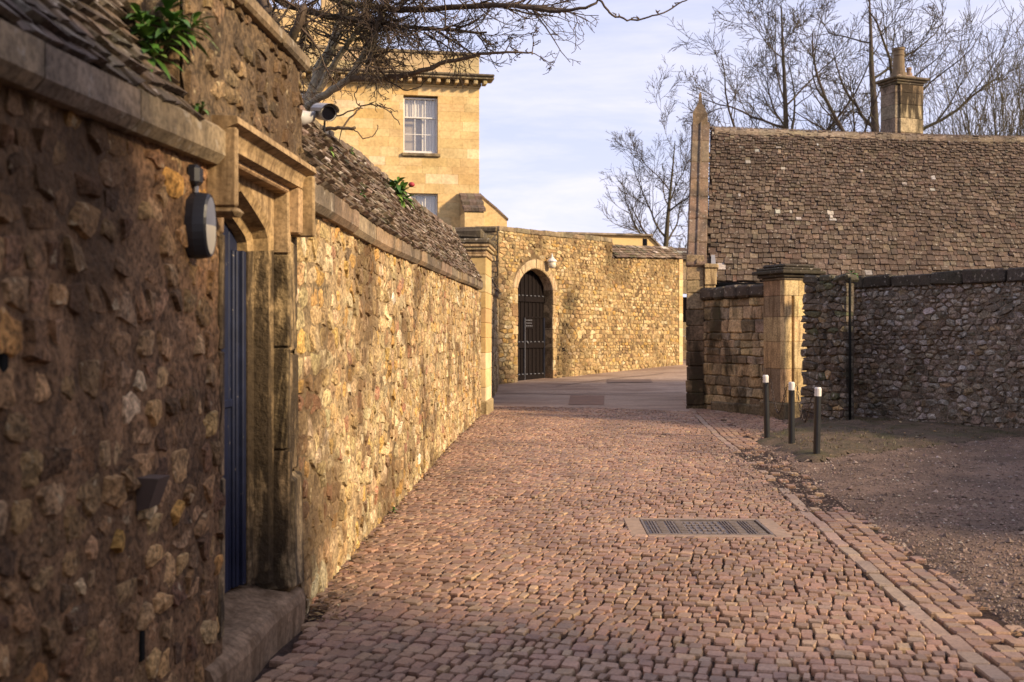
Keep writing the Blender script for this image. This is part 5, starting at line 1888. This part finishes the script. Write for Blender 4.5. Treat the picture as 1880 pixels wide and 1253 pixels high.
obj('coping', frame_box(QF, 7.1, 11.1, 8.9, 16.7, 3.6, 3.75, (.15, .12, .09), ch=.03), 'coping', bn)
obj('door', frame_box(QF, 7.16, 7.2, 12, 14.2, .05, 2.5), 'brown_wood', bn)

# ================================================================== TREES
def W(x, y, Z):
    return Vector(((x - CX) / FPX * Z, Z, CAMZ + (HY - y) / FPX * Z))


def rvec(r):
    return Vector((r.gauss(0, 1), r.gauss(0, 1), r.gauss(0, 1)))


def branch(mb, r, p, d, L, rad0, lvl, P, mbs=None):
    """one limb and, recursively, its side shoots"""
    nseg = P['seg'][lvl]
    pts, rads = [p.copy()], [rad0]
    d = d.normalized()
    kids = []
    for i in range(nseg):
        d = (d + rvec(r) * P['wob'][lvl] + Vector((0, 0, P['up'][lvl]))).normalized()
        p = p + d * (L / nseg)
        pts.append(p.copy())
        t = (i + 1) / nseg
        rads.append(max(rad0 * (1 - t * P['taper'][lvl]), P['rmin']))
        kids.append((p.copy(), d.copy(), t, rads[-1]))
    tgt = mbs if (mbs is not None and lvl == 0) else mb
    tube(tgt, pts, rads, P['sides'][lvl], jitter(P['tint'], .15), cap=False)
    if lvl + 1 >= len(P['seg']):
        return
    n = P['kids'][lvl]
    n = int(n * r.uniform(.75, 1.25) + .5)
    for k in range(n):
        t = P['start'][lvl] + (1 - P['start'][lvl]) * ((k + r.random()) / n)
        x = min(len(kids) - 1, int(t * nseg))
        kp, kd, kt, kr = kids[x]
        if x > 0:
            kp = kids[x - 1][0].lerp(kp, r.random())
        else:
            kp = pts[0].lerp(kp, r.random())
        ax = kd.orthogonal().normalized()
        ax.rotate(Matrix.Rotation(r.uniform(0, 6.283), 3, kd))
        an = P['ang'][lvl] * r.uniform(.65, 1.3)
        nd = kd * math.cos(an) + ax * math.sin(an)
        Ln = L * P['ratio'][lvl] * r.uniform(.6, 1.25) * (1.15 - .55 * t)
        branch(mb, r, kp, nd, Ln, max(min(kr * P['rr'][lvl], kr * .9), P['rmin']), lvl + 1, P, mbs)


def tree(name, label, base, h, rad0, P, seed, lean=(0, 0), group='bare trees beyond the roofs', forks=None):
    r = random.Random(seed)
    t = empty(name, base, label, 'tree', group)
    tm, cm_ = MB(), MB()
    branch(cm_, r, Vector(base), Vector((lean[0], lean[1], 1)), h, rad0, 0, P, tm)
    obj('trunk', tm, 'bark', t, smooth=True)
    obj('crown', cm_, 'bark', t, smooth=True)


BK = (.075, .058, .042)
BIG = dict(seg=[10, 9, 7, 6, 5], wob=[.022, .13, .12, .10, .09, .08], up=[.04, .10, .05, .03, .02, .02], taper=[.92, .78, .75, .75, .7, .6],
           kids=[14, 9, 6, 5], start=[.24, .2, .18, .15, .1], ang=[1.1, .78, .72, .68, .62], ratio=[.50, .52, .55, .62, .6], rr=[.58, .62, .6, .6, .6],
           sides=[8, 6, 5, 3, 3, 3], rmin=.010, tint=BK)
tree('bare_tree', 'tall bare tree with straight trunk rising behind the tiled roof', (12.3, 48, .6), 15.5, .30, BIG, 15)
BIG2 = dict(BIG, ang=[.95, .75, .72, .68, .62], kids=[12, 8, 6, 5], ratio=[.54, .5, .54, .62, .6], up=[.04, .09, .05, .03, .02, .02])
tree('bare_tree', 'broad bare tree with spreading limbs directly behind the chimney', (15.7, 46, .6), 15.5, .42, BIG2, 52, lean=(-.03, 0))
MID = dict(BIG, kids=[14, 8, 6, 4], start=[.2, .15, .15, .15, .1], ang=[.95, .7, .7, .65, .6], ratio=[.42, .5, .52, .56, .6], rmin=.009)
tree('bare_tree', 'smaller bare tree between the gateway wall and the gable', (8.3, 60, .8), 11.6, .26, dict(MID, kids=[15, 9, 6, 5]), 31)
tree('bare_tree', 'bare tree tucked left of the tall trunk behind the gable', (10.6, 52, .6), 9.0, .18, dict(MID, kids=[10, 6, 4, 3], rmin=.009), 44, lean=(-.05, 0))
# many-stemmed shrubs behind the far end of the roof
COP = dict(seg=[7, 5, 3], wob=[.06, .12, .2], up=[.05, .10, .05], taper=[.9, .85, .7], kids=[11, 4], start=[.22, .15], ang=[.5, .55], ratio=[.34, .45], rr=[.55, .6],
           sides=[4, 3, 3], rmin=.008, tint=(.105, .085, .05))
for (bx_, by_, hh, n, sd, lb) in ((17.2, 42, 11.0, 26, 3, 'tall many stemmed bare shrub just right of the chimney'), (19.6, 42, 12.2, 34, 4, 'densest many stemmed bare shrub farther along the ridge'), (21.6, 44, 12.6, 28, 6, 'many stemmed bare shrub farthest along the roof ridge')):
    r = random.Random(sd)
    t = empty('coppiced_shrub', (bx_, by_, .5), lb, 'shrub', 'many stemmed shrubs behind the roof')
    tm, cm_ = MB(), MB()
    for i in range(n):
        a = r.uniform(0, 6.283)
        sp = abs(r.gauss(0, .23))
        branch(cm_, r, Vector((bx_ + .5 * math.cos(a), by_ + .5 * math.sin(a), .5)), Vector((math.cos(a) * sp, math.sin(a) * sp, 1)), hh * r.uniform(.72, 1.04), .055, 0, COP, tm)
    obj('trunk', tm, 'bark', t, smooth=True)
    obj('crown', cm_, 'bark', t, smooth=True)
for (bx_, by_, hh, sd, lb) in ((1.6, 95, 7.2, 8, 'faint distant bare tree top above the gateway wall'), (2.9, 98, 7.8, 9, 'faint distant bare tree beside another above the gateway wall')):
    tree('bare_tree', lb, (bx_, by_, 1), hh, .2, dict(MID, kids=[11, 6, 5, 3], rmin=.012), sd)

# ---------------------------------------------------------------- tree overhanging the left wall
r = random.Random(77)
ot = empty('overhanging_tree', (-2.25, 9.0, 0), 'bare twiggy tree leaning over the left boundary wall', 'tree')
trunk, crown = MB(), MB()
PALE = (.34, .285, .20)
DARK = (.085, .060, .042)


def limb(mb, pts, r0, r1, tint, n=7):
    pts = [Vector(p) for p in pts]
    # smooth the polyline
    out = []
    m = len(pts)
    for i in range(m - 1):
        p0, p1, p2, p3 = pts[max(i - 1, 0)], pts[i], pts[i + 1], pts[min(i + 2, m - 1)]
        for k in range(4):
            t = k / 4
            out.append(.5 * ((2 * p1) + (p2 - p0) * t + (2 * p0 - 5 * p1 + 4 * p2 - p3) * t * t + (3 * p1 - p0 - 3 * p2 + p3) * t ** 3))
    out.append(pts[-1])
    k = len(out)
    tube(mb, [q + rvec(r) * .006 for q in out], [r0 + (r1 - r0) * i / (k - 1) for i in range(k)], n, tint, cap=True)
    return out


limb(trunk, [(-2.25, 9.0, -.1), (-2.2, 9.0, 1.6), (-2.0, 9.0, 2.7), W(566, 200, 9)], .15, .085, PALE)
LA = limb(crown, [W(564, 205, 9), W(588, 130, 9.1), W(606, 92, 9.2), W(626, 40, 9.3), W(640, -30, 9.4)], .055, .036, PALE)
LA2 = limb(crown, [W(575, 178, 9), W(606, 130, 9.0), W(630, 92, 9.0), W(650, 66, 9.0), W(668, 30, 9), W(690, -30, 9)], .03, .016, PALE)
LB = limb(crown, [W(556, 200, 8.9), W(600, 172, 8.8), W(640, 146, 8.7), W(662, 112, 8.7), W(680, 80, 8.7), W(700, 40, 8.7), W(716, -20, 8.7)], .034, .018, PALE)
LC = limb(crown, [W(640, 146, 8.7), W(700, 143, 8.6), W(760, 134, 8.5), W(820, 114, 8.4), W(880, 100, 8.3), W(930, 96, 8.2), W(978, 97, 8.15)], .026, .006, (.17, .12, .08), 6)
LD = limb(crown, [W(520, -40, 8.8), W(640, 6, 8.7), W(760, 18, 8.5), W(880, 10, 8.2), W(960, 12, 8.0), W(1020, 22, 7.9), W(1075, 14, 7.8), W(1100, -2, 7.8)], .03, .007, DARK, 6)
LE = limb(crown, [W(1085, -14, 7.8), W(1112, 12, 7.8), W(1130, 30, 7.8), W(1160, 38, 7.8), W(1200, 30, 7.8), W(1235, 15, 7.8), W(1264, -2, 7.8)], .009, .005, DARK, 5)
LG = limb(crown, [W(470, -20, 8.3), W(500, 40, 8.2), W(520, 80, 8.2), W(540, 60, 8.1), W(560, 10, 8.1)], .05, .03, DARK)
LH = limb(crown, [W(700, 30, 8.4), W(690, 60, 8.4), W(684, 92, 8.35), W(672, 120, 8.3)], .028, .010, DARK)
LI = limb(crown, [W(440, -30, 8.6), W(560, 20, 8.6), W(650, 36, 8.5), W(740, 50, 8.4), W(820, 56, 8.3), W(890, 62, 8.2)], .03, .008, DARK)
LJ = limb(crown, [W(560, 30, 8.7), W(556, 70, 8.7), W(552, 108, 8.6)], .024, .012, DARK)
LK = limb(crown, [W(600, -30, 8.4), W(700, -10, 8.3), W(800, -18, 8.2), W(900, -10, 8.1), W(1000, -20, 8)], .03, .01, DARK)
LM = limb(crown, [W(580, 262, 8.55), W(596, 238, 8.5), W(622, 236, 8.4), W(652, 236, 8.35)], .018, .012, (.15, .11, .07), 6)
LN = limb(crown, [W(628, 236, 8.4), W(648, 212, 8.4), W(662, 196, 8.4), W(690, 194, 8.4), W(712, 203, 8.4), W(734, 226, 8.4)], .008, .004, (.13, .09, .06), 5)
limb(crown, [W(690, 194, 8.4), W(712, 198, 8.4), W(732, 207, 8.4)], .006, .003, (.13, .09, .06), 5)
limb(crown, [W(650, 238, 8.35), W(666, 253, 8.35), W(684, 250, 8.35), W(696, 229, 8.35)], .005, .004, (.13, .09, .06), 5)
limb(crown, [W(628, 236, 8.4), W(622, 262, 8.4)], .005, .003, (.13, .09, .06), 5)
limb(crown, [W(656, 160, 8.4), W(652, 178, 8.4), W(658, 196, 8.4)], .005, .004, (.13, .09, .06), 5)
limb(crown, [W(600, 218, 8.45), W(630, 210, 8.4), W(664, 196, 8.4)], .008, .005, (.13, .09, .06), 5)
limb(crown, [W(700, 143, 8.6), W(740, 165, 8.5), W(772, 158, 8.45), W(790, 138, 8.4)], .006, .003, DARK, 4)

TW = dict(seg=[5, 4, 3], wob=[.16, .22, .26], up=[.02, .03, .04], taper=[.7, .7, .6], kids=[6, 3], start=[.15, .2], ang=[.7, .75], ratio=[.48, .5], rr=[.65, .65],
          sides=[4, 3, 3], rmin=.0024, tint=(.095, .068, .05))


def twigs(path, n, L, rad0, bias, t0=0.0, t1=1.0, spread=.6):
    k = len(path)
    for i in range(n):
        t = t0 + (t1 - t0) * r.random()
        p = path[min(k - 1, int(t * k))]
        d = Vector(bias) + rvec(r) * spread
        branch(crown, r, p + rvec(r) * .01, d, L * r.uniform(.5, 1.2), rad0 * r.uniform(.7, 1.2), 0, TW)


R_ = (.9, -.1, .0)
twigs(LD, 34, .5, .008, (.7, -.1, .02), t1=.6)
twigs(LI, 48, .45, .008, (.7, -.1, .05), t1=.85)
twigs(LK, 34, .5, .008, (.6, -.1, -.14), t1=.6)
twigs(LG, 34, .50, .009, (.2, 0, .1), spread=.9)
twigs(LA, 26, .50, .008, (.2, 0, .2), t0=.45, spread=.9)
twigs(LA2, 26, .50, .008, (.4, 0, .2), t0=.45, spread=.8)
twigs(LB, 30, .50, .008, (.5, 0, .15), t0=.5, spread=.8)
twigs(LH, 46, .34, .007, (.25, 0, -.35), spread=.5)
twigs(LJ, 20, .3, .007, (-.1, 0, -.2), spread=.7)
twigs(LC, 10, .22, .005, (.7, 0, .25), t0=.45, spread=.5)
twigs(LI, 20, .40, .006, (.35, 0, -.6), t0=.35, spread=.35)
# upright leaders above the wall
UPR = dict(TW, seg=[6, 5, 4, 3], wob=[.1, .14, .18, .22], up=[.06, .05, .04, .03], taper=[.75, .7, .7, .6], kids=[8, 5, 3], start=[.25, .2, .2], ang=[.7, .7, .7], ratio=[.5, .5, .5], rr=[.6, .6, .65], sides=[6, 4, 3, 3], rmin=.003)
for path, L_, r_ in ((LA, 1.7, .034), (LA2, 1.4, .016), (LB, 1.3, .017)):
    branch(crown, r, path[-1], path[-1] - path[-4] + Vector((0, 0, .1)), L_, r_, 0, UPR)
# buds: little spurs along the outer twigs
for path, n in ((LE, 9), (LC, 9), (LN, 5)):
    for i in range(n):
        p = path[int((.3 + .7 * r.random()) * (len(path) - 1))]
        tube(crown, [p, p + Vector((r.gauss(0, .012), 0, r.uniform(.008, .022))), p + Vector((r.gauss(0, .014), 0, r.uniform(.022, .034)))], [.004, .0065, .002], 4, DARK, cap=False)
obj('trunk', trunk, 'bark', ot, smooth=True)
obj('crown', crown, 'bark', ot, smooth=True)

# ================================================================== WALL PLANTS
def leaf_mesh(p, d, up, L, w, tint, droop=.4):
    d = d.normalized()
    s = d.cross(up)
    if s.length < .05: s = d.cross(Vector((1, 0, 0)))
    s.normalize()
    u = s.cross(d).normalized()
    V = []
    for t, ww in ((0, .12), (.25, .75), (.5, 1.0), (.75, .7), (1.0, .03)):
        c = p + d * L * t - Vector((0, 0, 1)) * droop * L * t * t
        V += [c - s * w * ww + u * w * .25 * ww, c, c + s * w * ww + u * w * .25 * ww]
    F = []
    for i in range(4):
        a = i * 3
        F += [(a, a + 1, a + 4, a + 3), (a + 1, a + 2, a + 5, a + 4)]
    return MB().add(V, F, tint)


def plant(base, label, rosettes, L, w, name='wall_plant', flower=None, group=None, seed=1, n=11):
    q = random.Random(seed)
    e = empty(name, base, label, 'plant', group)
    st = MB()
    b = Vector(base)
    for tip in rosettes:
        tip = Vector(tip)
        mid = (b + tip) / 2 + Vector((q.gauss(0, .01), q.gauss(0, .01), .015))
        tube(st, [b, mid, tip], [.006, .005, .0035], 5, (.10, .09, .04))
        axis = (tip - b).normalized()
        for i in range(n):
            a = i * 2.4 + q.uniform(-.3, .3)
            ax = axis.orthogonal().normalized()
            ax.rotate(Matrix.Rotation(a, 3, axis))
            k = i / n
            d = ax * (.95 - .55 * k) + axis * (.15 + .8 * k) + rvec(q) * .12
            p = tip - axis * (1 - k) * L * .55
            g = jitter(pick([(3, (.060, .135, .022)), (2, (.085, .175, .03)), (1, (.04, .095, .02)), (.5, (.13, .20, .04))]), .2)
            obj('leaf', leaf_mesh(p, d, Vector((0, 0, 1)), L * q.uniform(.75, 1.15), w * q.uniform(.8, 1.2), g, droop=q.uniform(.25, .7)), 'leaf', e, smooth=True)
    obj('stem', st, 'leaf', e, smooth=True)
    if flower:
        f = Vector(flower)
        tube(st2 := MB(), [b + Vector((0, 0, .02)), f], [.005, .004], 5, (.1, .12, .04))
        obj('stem', st2, 'leaf', e)
        obj('flower', lathe(MB(), [(.006, -.02), (.03, -.01), (.038, .008), (.022, .03), (.006, .034)], f, 9), 'flower', e, smooth=True)


bp = Vector(LW(4.0, 2.50, -.06))
plant(bp, 'lush green wallflower rooted in the coping above the lamp',
      [bp + Vector(v) for v in ((-.04, -.06, .16), (.07, -.08, .10), (.0, -.12, .07), (.13, .02, .16), (-.08, -.10, .06), (.05, -.02, .22), (.02, -.14, .0), (.1, -.1, .14), (-.02, -.1, .14))], .12, .017, seed=2, n=13)
bp = Vector(LW(12.0, 3.02, -.33))
plant(bp, 'green wallflower with one dark red bloom on the tiled coping', [bp + Vector(v) for v in ((-.1, -.05, .12), (.0, -.1, .14), (.1, -.05, .10), (.03, -.1, .02), (-.04, -.12, .05), (.13, -.05, .0), (-.12, -.08, .05), (.05, -.12, .18))], .19, .030, flower=bp + Vector((.19, -.05, .15)), seed=3, n=12)
for i, (yv, t, lb) in enumerate(((8.0, .62, 'small green weed high on the coping near the security camera'), (8.3, .25, 'small green weed low on the coping near the doorway'), (9.6, .9, 'tiny green weed on the coping ridge below the twigs'))):
    z = zs(yv) + .16 + (zr(yv) - zs(yv) - .16) * t
    bp = Vector(LW(yv, z + .01, .07 - .5 * t))
    plant(bp, lb, [bp + Vector((.02, -.02, .03)), bp + Vector((.02, .05, .0))], .045, .010, seed=10 + i, n=7)
bp = Vector((5.72, 18.4, 2.52))
plant(bp, 'bright green weed sprouting where the stub meets the rubble wall coping', [bp + Vector((0, -.05, .10)), bp + Vector((.07, -.06, .05)), bp + Vector((-.07, -.05, .03)), bp + Vector((-.03, -.08, -.05))], .10, .03, seed=20, n=8)
bp = Vector((Xw(9.2) + .05, 9.2, .02))
plant(bp, 'tiny green weed at the foot of the boundary wall', [bp + Vector((.02, -.01, .03))], .05, .010, seed=21, n=8)
bp = Vector(LW(4.10, 2.34, .06))
plant(bp, 'little weed on the string course beneath the wallflower', [bp + Vector((.02, -.02, .03)), bp + Vector((.0, -.05, .02))], .04, .008, seed=22, n=7)
